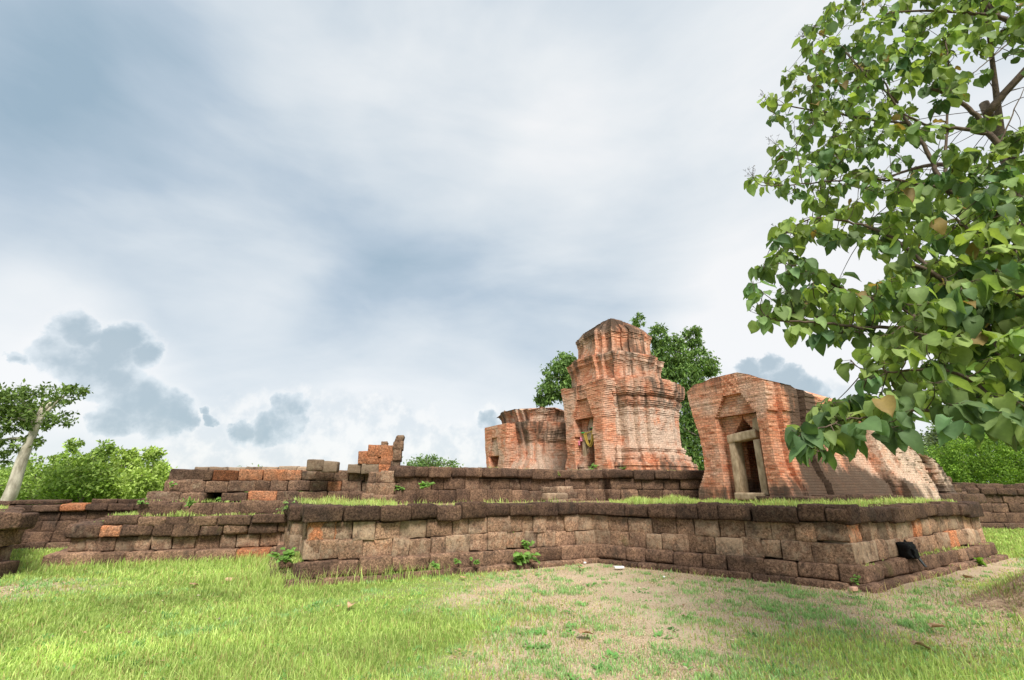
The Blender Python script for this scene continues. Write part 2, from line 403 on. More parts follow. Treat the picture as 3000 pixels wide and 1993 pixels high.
# low platform at left with stepped library base
rr=random.Random(21)
pa=at(118,1668,z=0).xy; pb=at(850,1640,z=0).xy; pe=(pb-pa).normalized(); pn=Vector((-pe.y,pe.x))
lp=[pa+pn*5.5-pe*1.2,pa,pa+(pb-pa)*1.0+pe*1.6]
lp=offset_poly(lp,-.28)
LPO=empty('low_platform',(pa.x,pa.y,0),'low laterite platform of three courses in long grass, below the stepped library ruin','stone platform')
mb=MB(); course(mb,lp,-.1,.27,.28,rr,.45,.95,.6,hue=.38,light=.05,val=1.15,rnd=.06); mb.build('base_course',M['lat'],LPO,True)
mb=MB(); course(mb,lp,.265,.57,.0,rr,.3,.6,.5,hue=.42,light=.45,val=1.15,rnd=.04,orange=.03); mb.build('wall_course',M['lat'],LPO,True)
mb=MB(); course(mb,lp,.565,.82,.1,rr,.35,.75,.5,hue=.27,light=.1,val=.95,rnd=.06,orange=.05); mb.build('coping_course',M['lat'],LPO,True)
lt=offset_poly(lp,-.12); mb=MB(); fill_poly(mb,[(p.x,p.y) for p in lt]+[(lt[-1]+pn*5).to_tuple()],.78,.8); mb.build('earth_fill',M['soil'],LPO)
LPTOP=[(p.x,p.y) for p in lt]+[(lt[-1]+pn*5).to_tuple()]
# library base
def wallpt(px,py,Y): return at(px,py,Y=Y).xy
LIB=empty('library_ruin',(at(480,1500,Y=11.6).x,11.6,.8),'ruined stepped laterite building base with reddish blocks above the low platform','ruin')
ld=Vector((math.cos(rad(14)),math.sin(rad(14)))); lnv=Vector((-ld.y,ld.x))
qa=at(300,1534,Y=10.95).xy; 
def libline(p,L): return [p+lnv*5,p,p+ld*L]
mb=MB(); course(mb,libline(qa,7),.78,.985,.0,rr,.4,.9,.45,hue=.32,light=.0,val=1.0,rnd=.05,skip=.03); mb.build('lower_step',M['lat'],LIB,True)
qb=at(402,1505,Y=11.35).xy
mb=MB(); course(mb,libline(qb,6.5),.97,1.275,.0,rr,.5,1.0,.6,hue=.33,light=.0,val=1.0,rnd=.05); mb.build('upper_step',M['lat'],LIB,True)
qc=at(425,1470,Y=11.6).xy
mb=MB(); course(mb,libline(qc,7),1.27,1.51,.0,rr,.35,.75,.7,hue=.34,light=.15,val=1.0,rnd=.045,skip=.02); mb.build('wall_course',M['lat'],LIB,True)
qd=at(484,1443,Y=11.85).xy
mb=MB()
LL=[qd+lnv*5,qd,qd+ld*7.2]
course(mb,LL,1.505,1.78,.04,rr,.28,.62,.8,hue=.36,light=.25,val=1.05,rnd=.04,orange=.1); mb.build('wall_course',M['lat'],LIB,True)
mb=MB(); 
rs=random.Random(77)
course(mb,[qd+lnv*5,qd,qd+ld*.95],1.775,2.06,.0,rs,.5,.6,.8,hue=.2,light=.0,val=.8,orange=0)
course(mb,[qd+ld*.95,qd+ld*3.05],1.775,2.06,.0,rs,.32,.62,.8,hue=.78,light=-.3,val=.9,orange=.5)
course(mb,[qd+ld*3.05,qd+ld*7.0],1.775,2.03,.0,rs,.34,.5,.8,hue=.36,light=.4,val=1.0,orange=.02); mb.build('top_course',M['lat'],LIB,True)
mb=MB(); q5=qd+lnv*.9
course(mb,[q5+ld*.2,q5+ld*3.6],2.02,2.16,.0,rs,.35,.5,.5,hue=.3,light=.8,val=1.1,orange=0); mb.build('rear_course',M['lat'],LIB,True)
mb=MB(); fill_poly(mb,[(qd+ld*.3+lnv*.3).to_tuple(),(qd+ld*7.2+lnv*.3).to_tuple(),(qd+ld*7.2+lnv*5).to_tuple(),(qd+ld*.3+lnv*5).to_tuple()],1.98); mb.build('earth_fill',M['soil'],LIB)
# jutting wall end between library and upper terrace
rs=random.Random(5)
def one_block(name,px,py,Y,wx,h,dp,tint,label,cat='stone block',group=None,rz=0,r=.03,rough=.014,parent=None,skew=0):
    p=at(px,py,Y=Y); mb=MB(); e=Vector((math.cos(rz),math.sin(rz))); inn=Vector((-e.y,e.x))
    block(mb,(p.x,p.y,p.z+h/2),e,inn,wx/2,dp/2,h/2,tint,r,rough,skew,rs.random()*50)
    o=mb.build(name,M['lat'],parent,True,origin=None if parent else tuple(p)); 
    if label: tag(o,label,cat,group)
    return o
one_block('laterite_block',923,1380,12.2,.40,.27,.35,(.25,.9,.75),'grey lichened block, left of the two loose blocks side by side on the library wall',rz=rad(14),group='loose blocks on the library wall')
one_block('laterite_block',966,1384,12.3,.40,.26,.35,(.3,.95,.85),'grey lichened block touching its twin on the right, on the library wall',rz=rad(10),group='loose blocks on the library wall')
# orange stack: standing remnant
SK=empty('wall_remnant',tuple(at(1090,1385,Y=12.9)),'stepped remnant of orange laterite blocks with an upright stone, above the library base','ruined wall')
SB=[(1040,1388,.33,.24,(.25,.95,.9)),(1088,1388,.50,.24,(.3,.95,.8)),(1128,1386,.32,.23,(1.0,1.1,0)),
(1066,1361,.30,.34,(.88,1.0,0)),(1100,1361,.46,.22,(.9,1.0,0)),(1138,1363,.40,.24,(.9,.95,0)),(1098,1338,.36,.30,(.86,1.0,0)),(1134,1341,.46,.32,(.9,1.02,0)),(1127,1310,.17,.14,(.6,.95,.2)),
(1163,1352,.23,.32,(.6,.9,.3)),(1167,1320,.26,.22,(.5,.9,.3)),(1157,1388,.22,.34,(.4,.9,.4))]
for i,(px,py,wx,h,ti) in enumerate(SB):
    one_block('block',px,py,12.9+(.02*(i%3)),wx,h,.45,ti,None,rz=rad(10),parent=SK,r=.02)
one_block('upright_stone',1166,1316,12.9,.22,.36,.3,(.45,.85,.3),None,rz=rad(10),parent=SK,skew=.28,r=.05)

# redented wall ends right of the library, joining the upper terrace
rr=random.Random(31)
WE=empty('wall_stub',tuple(at(1130,1480,Y=12.4)),'short weathered laterite wall stub squeezed between the library base and the upper terrace','ruined wall')
za=at(1072,1480,Y=12.6).xy; zb=at(1150,1480,Y=12.5).xy
for i,(z0,z1,d,h_) in enumerate(((1.15,1.45,.12,.4),(1.445,1.75,.04,.45),(1.745,2.02,.0,.35))):
    mb=MB(); course(mb,[za+Vector((0,2.2)),za,za+(zb-za)*.55,za+(zb-za)*.55+Vector((0,-.22)),zb+Vector((.05,-.2)),zb+Vector((.05,1))],z0,z1,d,rr,.28,.5,.5,hue=h_,light=.3,val=1.05); mb.build('block_course',M['lat'],WE,True)

# enclosure walls
rr=random.Random(41)
def encl(name,pts,label,H,par,hv=1.,zf=None):
    W=empty(name,(pts[0][0],pts[0][1],0),label,'stone wall')
    hs=H/1.3
    mb=MB(); course(mb,pts,-.1,.17*hs,.28,rr,.5,1.0,.5,hue=.25,light=0,val=.9*hv,rnd=.06,zf=None); mb.build('base_course',M['lat'],W,True)
    mb=MB(); course(mb,pts,.165*hs,.46*hs,.12,rr,.4,.8,.5,hue=.27,light=0,val=.85*hv); course(mb,pts,.455*hs,.73*hs,.06,rr,.35,.7,.5,hue=.3,light=.05,val=.9*hv); course(mb,pts,.725*hs,.96*hs,.03,rr,.35,.7,.5,hue=.3,light=0,val=.95*hv,orange=.04); mb.build('wall_courses',M['lat'],W,True)
    mb=MB(); course(mb,pts,.955*hs,1.16*hs,.14,rr,.4,.8,.55,hue=.22,light=-.1,val=.8*hv,rnd=.09); mb.build('coping_course',M['lat'],W,True)
    mb=MB(); course(mb,pts,1.155*hs,1.29*hs,.06,rr,.5,1.1,.4,hue=.24,light=-.1,val=.85*hv,skip=.12,rnd=.04,jz=.015); mb.build('ridge_course',M['lat'],W,True)
    return W
ea=at(-260,1614,z=0).xy; eb=at(150,1606,z=0).xy; e_=(eb-ea).normalized()
encl('enclosure_wall',[ea-e_*6,ea,eb,at(560,1600,z=0).xy+Vector((0,.5))],'dark laterite enclosure wall behind the low platform, under the pale leaning tree',1.3,None)
encl('enclosure_wall',[(13.3,22.6),(18.0,20.9),(22.6,20.2),(33,19.2)],'dark laterite enclosure wall below the big round green bush',1.78,None,1.15)

# block platform cut by the left frame edge
rr=random.Random(51)
ka=at(-22,1700,z=0).xy
kp=[ka+Vector((-7,-1.6)),ka,ka+Vector((-3.6,3.6))]; kp=offset_poly(kp,-.1)
KP=empty('corner_platform',(ka.x,ka.y,0),'reddish laterite platform corner cut by the picture edge, in front of the dark enclosure wall','stone platform')
for (z0,z1,d,h_,v_,li) in ((-.1,.27,.14,.3,.95,.2),(.265,.55,.0,.42,1.15,.2),(.545,.86,.08,.44,1.15,.2),(.855,1.15,.22,.3,.95,0)):
    mb=MB(); course(mb,kp,z0,z1,d,rr,.35,.7,.5,hue=h_,light=li,val=v_,rnd=.05,orange=0); mb.build('coping_course' if z0>.8 else 'block_course',M['lat'],KP,True)
mb=MB(); fill_poly(mb,[(p.x,p.y) for p in offset_poly(kp,-.05)]+[(ka.x-8,ka.y+3)],1.10); mb.build('earth_fill',M['soil'],KP)
KPTOP=[(p.x,p.y) for p in offset_poly(kp,-.05)]

# ------------------------------------------------------------------ brick towers: lofted course by course
def loft(mb,polyf,z0,z1,O,ang,dz=.07,ztop=None,seg=.13,ero=.03,jit=.010,tintf=None,seed=1,hid=()):
    """polyf(z) -> list of (u,w) with constant count, first listed corner ... closed. ztop(u,w) clips the top (ruined skyline)"""
    c,s=math.cos(ang),math.sin(ang); U=np.array([c,s]); W=np.array([-s,c])
    ref=np.array(polyf((z0*.6+z1*.4)),float); n=len(ref)
    cnt=[max(1,int(round(np.linalg.norm(ref[(i+1)%n]-ref[i])/seg))) for i in range(n)]
    rs=np.random.RandomState(seed)
    def ring(z,j):
        p=np.array(polyf(z),float); out=[];nrm=[]
        area=0.5*sum(p[i][0]*p[(i+1)%n][1]-p[(i+1)%n][0]*p[i][1] for i in range(n)); sg=1 if area>0 else -1
        for i in range(n):
            a,b=p[i],p[(i+1)%n]; t=np.arange(cnt[i])/cnt[i]; out.append(a+(b-a)*t[:,None])
            e=b-a; L=np.linalg.norm(e); nn=np.array([e[1],-e[0]])/L*sg if L>1e-6 else np.zeros(2); nrm.append(np.tile(nn,(cnt[i],1)))
        return np.concatenate(out),np.concatenate(nrm)
    K=int(round((z1-z0)/dz)); rings=[];us=[];prevz=None
    per=None
    for k in range(K):
        zb=z0+k*dz; zt=zb+dz
        q,nr=ring(zb+dz/2,0)
        w3=np.concatenate([q,np.full((len(q),1),zb)],1)
        wa=w3*np.array([1,1,.45]); d=vn(wa,seed+1,.5)*ero*.45+-np.maximum(0,vn(w3,seed+2,1.3)-.42)*ero*2.0+rs.normal(0,jit)*.35+rs.normal(0,jit*.5,len(q))
        q=q+nr*d[:,None]
        for zz in (zb,zt):
            z=np.full(len(q),zz)
            if ztop is not None:
                zt_=ztop(q[:,0],q[:,1])+vn(np.concatenate([q,np.zeros((len(q),1))],1),seed+5,2.3)*.07
                zt_=np.round(zt_/dz)*dz
                z=np.minimum(z,np.maximum(z0+.02,zt_))
            rings.append((q.copy(),z))
        if per is None:
            dd=np.linalg.norm(np.roll(q,-1,0)-q,axis=1); per=np.concatenate([[0],np.cumsum(dd)[:-1]])
    N=len(rings[0][0]); V=[];UV=[];C=[]
    for q,z in rings:
        xy=np.array([O[0],O[1]])+q[:,:1]*U+q[:,1:2]*W
        V.append(np.concatenate([xy,z[:,None]],1)); UV.append(np.stack([per,z],1)); C.append(tintf(q[:,0],q[:,1],z))
    idx=np.arange(N); f=[]
    for r_ in range(len(rings)-1):
        a=r_*N+idx; b=r_*N+(idx+1)%N; f.append(np.stack([a,b,b+N,a+N],1))
    f=np.concatenate(f)
    # outward orientation: test polygon winding
    p=np.array(polyf(z0+.1)); area=sum(p[i][0]*p[(i+1)%n][1]-p[(i+1)%n][0]*p[i][1] for i in range(n))
    if area<0: f=f[:,::-1]
    base=mb.n
    mb.add(np.concatenate(V),f,np.concatenate(C),np.concatenate(UV))
    top=[base+(len(rings)-1)*N+i for i in range(N)]
    if area<0: top=top[::-1]
    mb.f.append([tuple(top)])
def interp(z,tab):
    return float(np.interp(z,[t[0] for t in tab],[t[1] for t in tab]))

# tower profile helpers
def redent(h,b,ce,s,extra):
    """square redented plan with centre ce, half size h+s; door porch slot handled by extra"""
    a=h+s; k=[(a+.26,.72+s*.5),(a+.06,.72+s*.5),(a+.06,1.12+s*.6),(a-.16,1.12+s*.6),(a-.16,a-.16)]
    q=[]
    # start at +u side going +w ... build 4 quadrants around
    quad=[(x,y) for x,y in k]+[(y,x) for x,y in k[::-1][1:]]
    for r_ in range(4):
        c,s_=[(1,0),(0,1),(-1,0),(0,-1)][r_]
        q+=[(ce[0]+x*c-y*s_,ce[1]+x*s_+y*c) for x,y in quad]
    return q
# ---- right ruin
ORT=at(2060,1452,Y=14).xy; AR=rad(-60)
def rt_poly(z):
    fl=interp(z,[(1.3,.16),(1.5,.14),(1.65,.08),(1.8,-.02),(2.1,-.16),(2.6,-.17),(3.2,-.10),(3.55,.0),(4.1,.10),(4.5,.16)])
    fr=interp(z,[(1.3,.32),(1.5,.3),(1.7,.22),(1.9,.10),(2.3,.0),(3.5,.0),(3.57,.06),(3.8,.05),(4.6,.08)])
    fs=interp(z,[(1.3,.48),(1.7,.40),(1.9,.24),(2.2,.10),(2.6,.02),(3.2,-.02),(3.5,.02),(4.0,.08),(4.6,.05)])
    c=1.36
    if z<3.53: w1=.64;d1=.34;w2=.30;d2=.8;w3=.62;d3=1.7
    elif z<4.13: w1=np.interp(z,[3.53,4.13],[.62,.27]); d1=.12;w2=w1;d2=.12;w3=w1;d3=.12
    else: w1=w2=w3=.27; d1=d2=d3=.001
    if 3.05<=z<3.53: w2=np.interp(z,[3.05,3.45],[.34,.02]); 
    if 2.9<=z<3.53: w3=np.interp(z,[2.9,3.5],[.62,.03])
    P=[(-fl,2.0),(-fl,0),(c-w1,0),(c-w1,d1),(c-w2,d1),(c-w2,d2),(c-w3,d2+.001),(c-w3,d3),(c+w3,d3),(c+w3,d2+.001),(c+w2,d2),(c+w2,d1),(c+w1,d1),(c+w1,0),
     (2.27+fr,0),(2.27+fr,.45),(2.42+fr,.45),(2.42+fs*.7,1.25),(2.60+fs*.7,1.25),(2.60+fs*.7,1.9),(2.42+fs,1.9),(2.5+fs,4.2),(2.85+fs*1.2,4.2),(2.85+fs*1.2,5.6+fs*.6),
     (.2,5.6+fs*.6),(.2,3.4),(-.4-fl,3.4),(-.4-fl,2.0)]
    return P
def rt_top(u,w):
    z=np.interp(w,[0,.4,1.3,2.6,4.2,4.9,5.4,6.4],[4.70,4.68,4.64,4.46,4.5,4.4,3.9,3.1])
    z=z-np.where(u>1.2,np.interp(u-1.2,[0,.4,.8,1.1,1.4,2],[0,.05,.20,.38,.5,.6]),np.interp(1.2-u,[0,.6,1.1,1.35,1.6],[0,.05,.17,.30,.46]))
    return z
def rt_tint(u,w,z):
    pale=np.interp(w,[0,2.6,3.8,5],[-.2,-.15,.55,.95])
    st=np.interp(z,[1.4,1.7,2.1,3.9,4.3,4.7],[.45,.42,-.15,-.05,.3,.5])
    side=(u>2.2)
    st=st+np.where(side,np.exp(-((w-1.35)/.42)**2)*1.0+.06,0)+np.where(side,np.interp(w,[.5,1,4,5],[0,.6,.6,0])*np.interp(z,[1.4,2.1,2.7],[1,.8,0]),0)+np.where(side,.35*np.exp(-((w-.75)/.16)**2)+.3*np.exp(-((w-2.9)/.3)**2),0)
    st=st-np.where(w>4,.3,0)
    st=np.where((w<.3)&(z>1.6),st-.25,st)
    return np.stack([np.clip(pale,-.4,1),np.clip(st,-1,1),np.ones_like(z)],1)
RT=empty('brick_sanctuary',(ORT.x,ORT.y,1.3),'wide brick sanctuary with a cracked stone door frame and sloping broken roofline','brick ruin')
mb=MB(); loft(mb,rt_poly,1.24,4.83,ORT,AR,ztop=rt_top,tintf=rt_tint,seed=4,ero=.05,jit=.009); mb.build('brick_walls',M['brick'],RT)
def loc(O,ang,u,w,z): 
    c,s=math.cos(ang),math.sin(ang); return Vector((O.x+u*c-w*s,O.y+u*s+w*c,z))
def slab(mb,O,ang,u0,u1,w0,w1,z0,z1,tint=(1,1,1),r=.02,rough=.004,skew=0,rot=0):
    e=Vector((math.cos(ang),math.sin(ang))); inn=Vector((-e.y,e.x)); c=loc(O,ang,(u0+u1)/2,(w0+w1)/2,(z0+z1)/2)
    block(mb,c,e,inn,(u1-u0)/2,(w1-w0)/2,(z1-z0)/2,tint,r,rough,skew,rs.random()*40)
def beam(mb,pts,wd,h,tint=(1,1,1)):
    pass
fr=bpy.data.objects.new('door_frame',None); fr.location=(0,0,0); fr.parent=RT; col.objects.link(fr)
def stone_frame(O,ang,parent,c,hw,zb,zt,w0,jw,jd,tilt=0):
    for sgn in (-1,1):
        mb=MB(); a=c+sgn*(hw+jw/2); slab(mb,O,ang,a-jw/2,a+jw/2,w0,w0+jd,zb,zt,r=.02,rough=.006,skew=0); mb.build('jamb',M['sandstone'],parent,True)
    mb=MB(); slab(mb,O,ang,c-hw-jw-.02,c+hw+jw*.6,w0-.02,w0+jd-.03,zt+.003,zt+.24,r=.02,rough=.008)
    p=mb.v[0]; cc=p.mean(0); e=np.array([math.cos(ang),math.sin(ang)])
    uu=(p[:,:2]-cc[:2])@e; p[:,2]+=uu*tilt; mb.build('lintel',M['sandstone'],parent,True)
    mb=MB(); slab(mb,O,ang,c-hw-jw*.8,c+hw+jw*.8,w0-.12,w0+jd,zb-.12,zb+.06,r=.03,rough=.01); mb.build('sill',M['sandstone'],parent,True)
stone_frame(ORT,AR,fr,1.37,.28,1.42,2.84,.20,.19,.36,.10)
mb=MB(); slab(mb,ORT,AR,1.66,1.92,.24,.5,3.06,3.44,r=.06,rough=.03,skew=.25); mb.build('broken_lintel_stub',M['sandstone'],fr,True)
# laterite ledge the sanctuary stands on
rr=random.Random(61)
lg=[loc(ORT,AR,1.8,-.28,0).xy,loc(ORT,AR,3.05,-.28,0).xy,loc(ORT,AR,3.3,9.6,0).xy]
LG=empty('ledge_course',(lg[1].x,lg[1].y,1.2),'thin dark laterite ledge edged with grass at the foot of the right hand brick sanctuary','stone ledge')
mb=MB(); course(mb,lg,1.15,1.42,.0,rr,.5,1.0,.5,hue=.26,light=.1,val=.85,rnd=.04); mb.build('block_course',M['lat'],LG,True)
# collapsed eastern end
def rub_poly(z):
    f=interp(z,[(1.3,1.0),(1.7,.8),(2.2,.5),(2.8,.25),(3.4,.1),(4.2,0)])
    return [(.3,5.0),(2.75+f*.4,5.0),(2.75+f*.4,6.2),(2.55+f*.4,6.2),(2.55+f*.3,7.3+f*.35),(2.8+f*.3,7.3+f*.35),(2.8+f*.2,7.7+f*.8),(.3,7.7+f*.8)]
def rub_top(u,w): return np.interp(w,[5,5.6,6.3,6.9,7.5,8.1,8.8,9.6,10.6],[4.05,3.95,3.6,2.9,2.45,2.1,1.85,1.7,1.6])+vn(np.stack([u,w,u*0],1),44,3)*.1
def rub_tint(u,w,z):
    return np.stack([np.full_like(z,.95),np.interp(w,[5,7.2,8,11],[.05,.15,.7,.9])+np.where(z<1.7,.25,0),np.ones_like(z)],1)
ER=empty('collapsed_brickwork',tuple(loc(ORT,AR,2.6,7,1.3)),'pale eroded brick mass sloping down behind the hanging leafy branch','brick ruin')
mb=MB(); loft(mb,rub_poly,1.3,4.2,ORT,AR,ztop=rub_top,tintf=rub_tint,seed=14,ero=.22,jit=.03); mb.build('brick_walls',M['brick'],ER)
mb=MB(); # slanting fallen slab
c0=np.array(loc(ORT,AR,3.1,7.7,2.25)); c1=np.array(loc(ORT,AR,3.25,8.9,1.40)); 
rr=random.Random(66)
LB=empty('laterite_blocks_row',tuple(loc(ORT,AR,2.6,10.2,1.3)),'dark broken laterite base at the end of the collapsed brickwork near the bush','ruined wall')
for (z0,z1,L) in ((1.2,1.45,4.6),(1.445,1.72,3.9),(1.715,1.98,2.7)):
    mb=MB(); course(mb,[loc(ORT,AR,2.2,9.1,0).xy,loc(ORT,AR,2.2,9.1+L*.62,0).xy,loc(ORT,AR,-1,9.1+L*.62,0).xy],z0,z1,0,rr,.4,.8,.5,hue=.3,light=.1,val=.95); mb.build('block_course',M['lat'],LB,True)

# ---- central tower
OCT=at(1660,1378,Y=19.5).xy; AC=rad(-58)
cc=(1.18,.45+1.95)
def prof(z,tab): return interp(z,tab)
CT_FL=[(2.2,.42),(2.35,.36),(2.45,.40),(2.6,.22),(2.75,.26),(2.9,.08),(3.05,.12),(3.2,.0),(4.3,.0),(4.5,.05),(4.6,.02),(4.75,.10),(4.9,.14),(5.0,.10),(5.15,.22),(5.35,.26),(5.6,.27),(5.8,.2)]
def ct_body(z):
    p=redent(1.66,0,cc,prof(z,CT_FL),0); n=len(p)//4*3; F_=cc[1]-p[n][1]; h_=.27
    d=2.4 if z<3.42 else (np.interp(z,[3.42,3.9],[2.4,.3]) if z<3.9 else .001)
    # the dark doorway passage is cut into the face behind the porch
    slot=[(1.22-h_,cc[1]-F_),(1.22-h_,cc[1]-F_+d),(1.22+h_,cc[1]-F_+d),(1.22+h_,cc[1]-F_)]
    return p[:n]+slot+p[n:]
def mk_tint(stain,pale,seed):
    def f(u,w,z):
        p=np.stack([u,w,z],1); 
        return np.stack([np.clip(np.interp(z,[t[0] for t in pale],[t[1] for t in pale])+vn(p,seed,.8)*.25,0,1),
                         np.clip(np.interp(z,[t[0] for t in stain],[t[1] for t in stain])+vn(p,seed+3,.9)*.15,-1,1),np.ones_like(z)],1)
    return f
CT=empty('brick_tower',(OCT.x,OCT.y,2.2),'tallest brick tower of three shrinking tiers with yellow garlands over its door','brick tower')
ct_t=mk_tint([(2.2,.35),(2.6,.15),(3,-.1),(4.4,.0),(4.8,.42),(5.5,.42)],[(2.2,.3),(2.6,.6),(3.1,.9),(4.6,.95),(4.9,.45),(5.6,.3)],70)
mb=MB(); loft(mb,ct_body,2.1,5.8,OCT,AC,tintf=ct_t,seed=21,ero=.065,jit=.010,ztop=lambda u,w: 5.78-np.maximum(0,np.hypot(u-cc[0],w-cc[1])-1.8)*.2); 
mb.build('tower_body',M['brick'],CT)
def ct_porch(z):
    fl=interp(z,[(2.2,.12),(2.45,.10),(2.7,.0),(2.9,-.06),(4.2,-.05),(4.32,.0),(4.7,.02),(5.2,.10),(5.5,.20),(5.7,.22)])
    c=1.16; 
    if z<4.30:
        w1=np.interp(z,[2.2,2.6,3.6,4.3],[.56,.60,.58,.62]); d1=.42; w2=.29;d2=.9;w3=.29;d3=.94
        if z>3.55: w1=np.interp(z,[3.55,4.3],[.50,.64])
    elif z<5.06: w1=np.interp(z,[4.3,5.06],[.60,.30]); d1=.10;w2=w1;d2=.10;w3=w1;d3=.10
    else: w1=w2=w3=.3;d1=d2=d3=.001
    if 3.95<=z<4.3: w2=w3=np.interp(z,[3.95,4.3],[.30,.12])
    return [(-fl,.95),(-fl,0),(c-w1,0),(c-w1,d1),(c-w2,d1),(c-w2,d2),(c-w3,d2+.001),(c-w3,d3),(c+w3,d3),(c+w3,d2+.001),(c+w2,d2),(c+w2,d1),(c+w1,d1),(c+w1,0),(2.32+fl,0),(2.32+fl,.95)]
mb=MB(); loft(mb,ct_porch,2.1,5.66,OCT,AC,tintf=mk_tint([(2.2,.15),(2.7,-.2),(5.0,-.2),(5.5,.3)],[(2.2,.3),(3,.0),(5.5,.0)],74),seed=22,ero=.04,jit=.009,ztop=lambda u,w: np.interp(u,[-.3,0,2.4],[5.60,5.66,5.62])); mb.build('door_porch',M['brick'],CT)
fr=bpy.data.objects.new('door_frame',None); fr.parent=CT; col.objects.link(fr)
stone_frame(OCT,AC,fr,1.17,.25,2.26,3.40,.27,.20,.14)
mb=MB(); slab(mb,OCT,AC,.80,1.62,.33,.41,3.642,3.80,r=.02); mb.build('upper_lintel',M['sandstone'],fr,True)
# tier two and three
ccT=(cc[0]-.19,cc[1]-.30)
def tier(hw,tab,b):
    def f(z):
        s=interp(z,tab); a=hw+s; q_=min(1,a/hw); q3=q_**3; k=[(a+.16*q3,b*q_),(a+.02,b*q_),(a+.02,(b+.28)*q_),(a-.14*q3,(b+.28)*q_),(a-.14*q3,a-.14*q3)]
        quad=k+[(y,x) for x,y in k[::-1][1:]]; q=[]
        for r_ in range(4):
            c,s_=[(1,0),(0,1),(-1,0),(0,-1)][r_]; q+=[(ccT[0]+x*c-y*s_,ccT[1]+x*s_+y*c) for x,y in quad]
        return q
    return f
mb=MB(); loft(mb,tier(1.50,[(5.5,.10),(5.7,.04),(5.85,.0),(6.35,.0),(6.4,.05),(6.5,.05),(6.55,.10),(6.7,.11),(6.8,.15),(7.0,.15),(7.2,.06)],.62),5.5,7.14,OCT,AC,tintf=mk_tint([(5.5,.35),(5.9,.15),(6.4,.25),(7,.42)],[(5.5,.5),(7,.4)],81),seed=31,ero=.09,ztop=lambda u,w: 6.95-np.maximum(0,np.hypot(u-ccT[0],w-ccT[1])-1.3)*.2); mb.build('second_tier',M['brick'],CT)
mb=MB(); loft(mb,tier(1.25,[(6.8,.10),(7.1,.06),(7.25,.02),(7.6,.02),(7.7,.05),(7.8,.05),(7.85,.09),(7.98,.09),(8.05,.02),(8.2,-.12),(8.4,-.35),(8.6,-.62),(8.75,-.85),(8.85,-.95)],.45),6.8,8.83,OCT,AC,tintf=mk_tint([(7,.3),(7.6,.2),(8.1,.5),(8.5,.65)],[(7,.3),(8.5,.2)],85),seed=33,ero=.10,ztop=None); mb.build('top_tier',M['brick'],CT)

# ---- left tower (lower, broken)
OLT=at(1423,1372,Y=23).xy; cc2=(1.0,.45+1.9)
def lt_body(z):
    s=interp(z,[(2.1,.3),(2.5,.2),(2.9,.0),(3.6,.0),(3.8,.1),(4.0,.14),(4.2,.22),(4.45,.26)])
    a=1.55+s; k=[(a+.2,.8),(a+.06,.8),(a+.06,1.15),(a-.12,1.15),(a-.12,a-.12)]; quad=k+[(y,x) for x,y in k[::-1][1:]]; q=[]
    for r_ in range(4):
        c,s_=[(1,0),(0,1),(-1,0),(0,-1)][r_]; q+=[(cc2[0]+x*c-y*s_,cc2[1]+x*s_+y*c) for x,y in quad]
    return q
def lt_up(z):
    s=interp(z,[(4.3,.0),(4.6,.0),(4.9,.08),(5.1,.2),(5.4,.26)]); a=1.38+s; k=[(a+.14,.7),(a,.7),(a,1.0),(a-.12,1.0),(a-.12,a-.12)]; quad=k+[(y,x) for x,y in k[::-1][1:]]; q=[]
    for r_ in range(4):
        c,s_=[(1,0),(0,1),(-1,0),(0,-1)][r_]; q+=[(cc2[0]+x*c-y*s_,cc2[1]+x*s_+y*c) for x,y in quad]
    return q
def lt_porch(z):
    fl=interp(z,[(2.1,.0),(2.5,-.1),(3.0,.02),(3.4,.08),(4.0,.14),(4.4,.18)]); c=.76
    if z<3.03: w1=np.interp(z,[2.1,2.6,3.0],[.34,.38,.52]); d=.6
    elif z<3.9: w1=np.interp(z,[3.03,3.9],[.5,.22]); d=.09
    else: w1=.22; d=.001
    return [(-fl,.9),(-fl,0),(c-w1,0),(c-w1,d),(c+w1,d),(c+w1,0),(1.75+fl,0),(1.75+fl,.9)]
LT=empty('brick_tower',(OLT.x,OLT.y,2.1),'low broken two tier brick tower farthest left, half hidden by the tallest tower','brick tower')
mb=MB(); loft(mb,lt_body,2.0,4.5,OLT,AC,tintf=mk_tint([(2.1,.05),(3.4,.2),(3.9,.5),(4.4,.5)],[(2.1,.8),(3.6,.6),(4.4,.4)],91),seed=41,ero=.07,jit=.010); mb.build('tower_body',M['brick'],LT)
mb=MB(); loft(mb,lt_porch,2.0,4.42,OLT,AC,tintf=mk_tint([(2.1,-.3),(4.4,-.05)],[(2.1,.05),(4.4,.1)],93),seed=42,ero=.02); mb.build('door_porch',M['brick'],LT)
mb=MB(); loft(mb,lt_up,4.3,5.6,OLT,AC,tintf=mk_tint([(4.3,.2),(5.0,.35),(5.5,.5)],[(4.3,.75),(5.4,.6)],95),seed=43,ero=.11,ztop=lambda u,w: 5.45-np.maximum(0,np.hypot(u-cc2[0],w-cc2[1])-.5)*.22); mb.build('second_tier',M['brick'],LT)

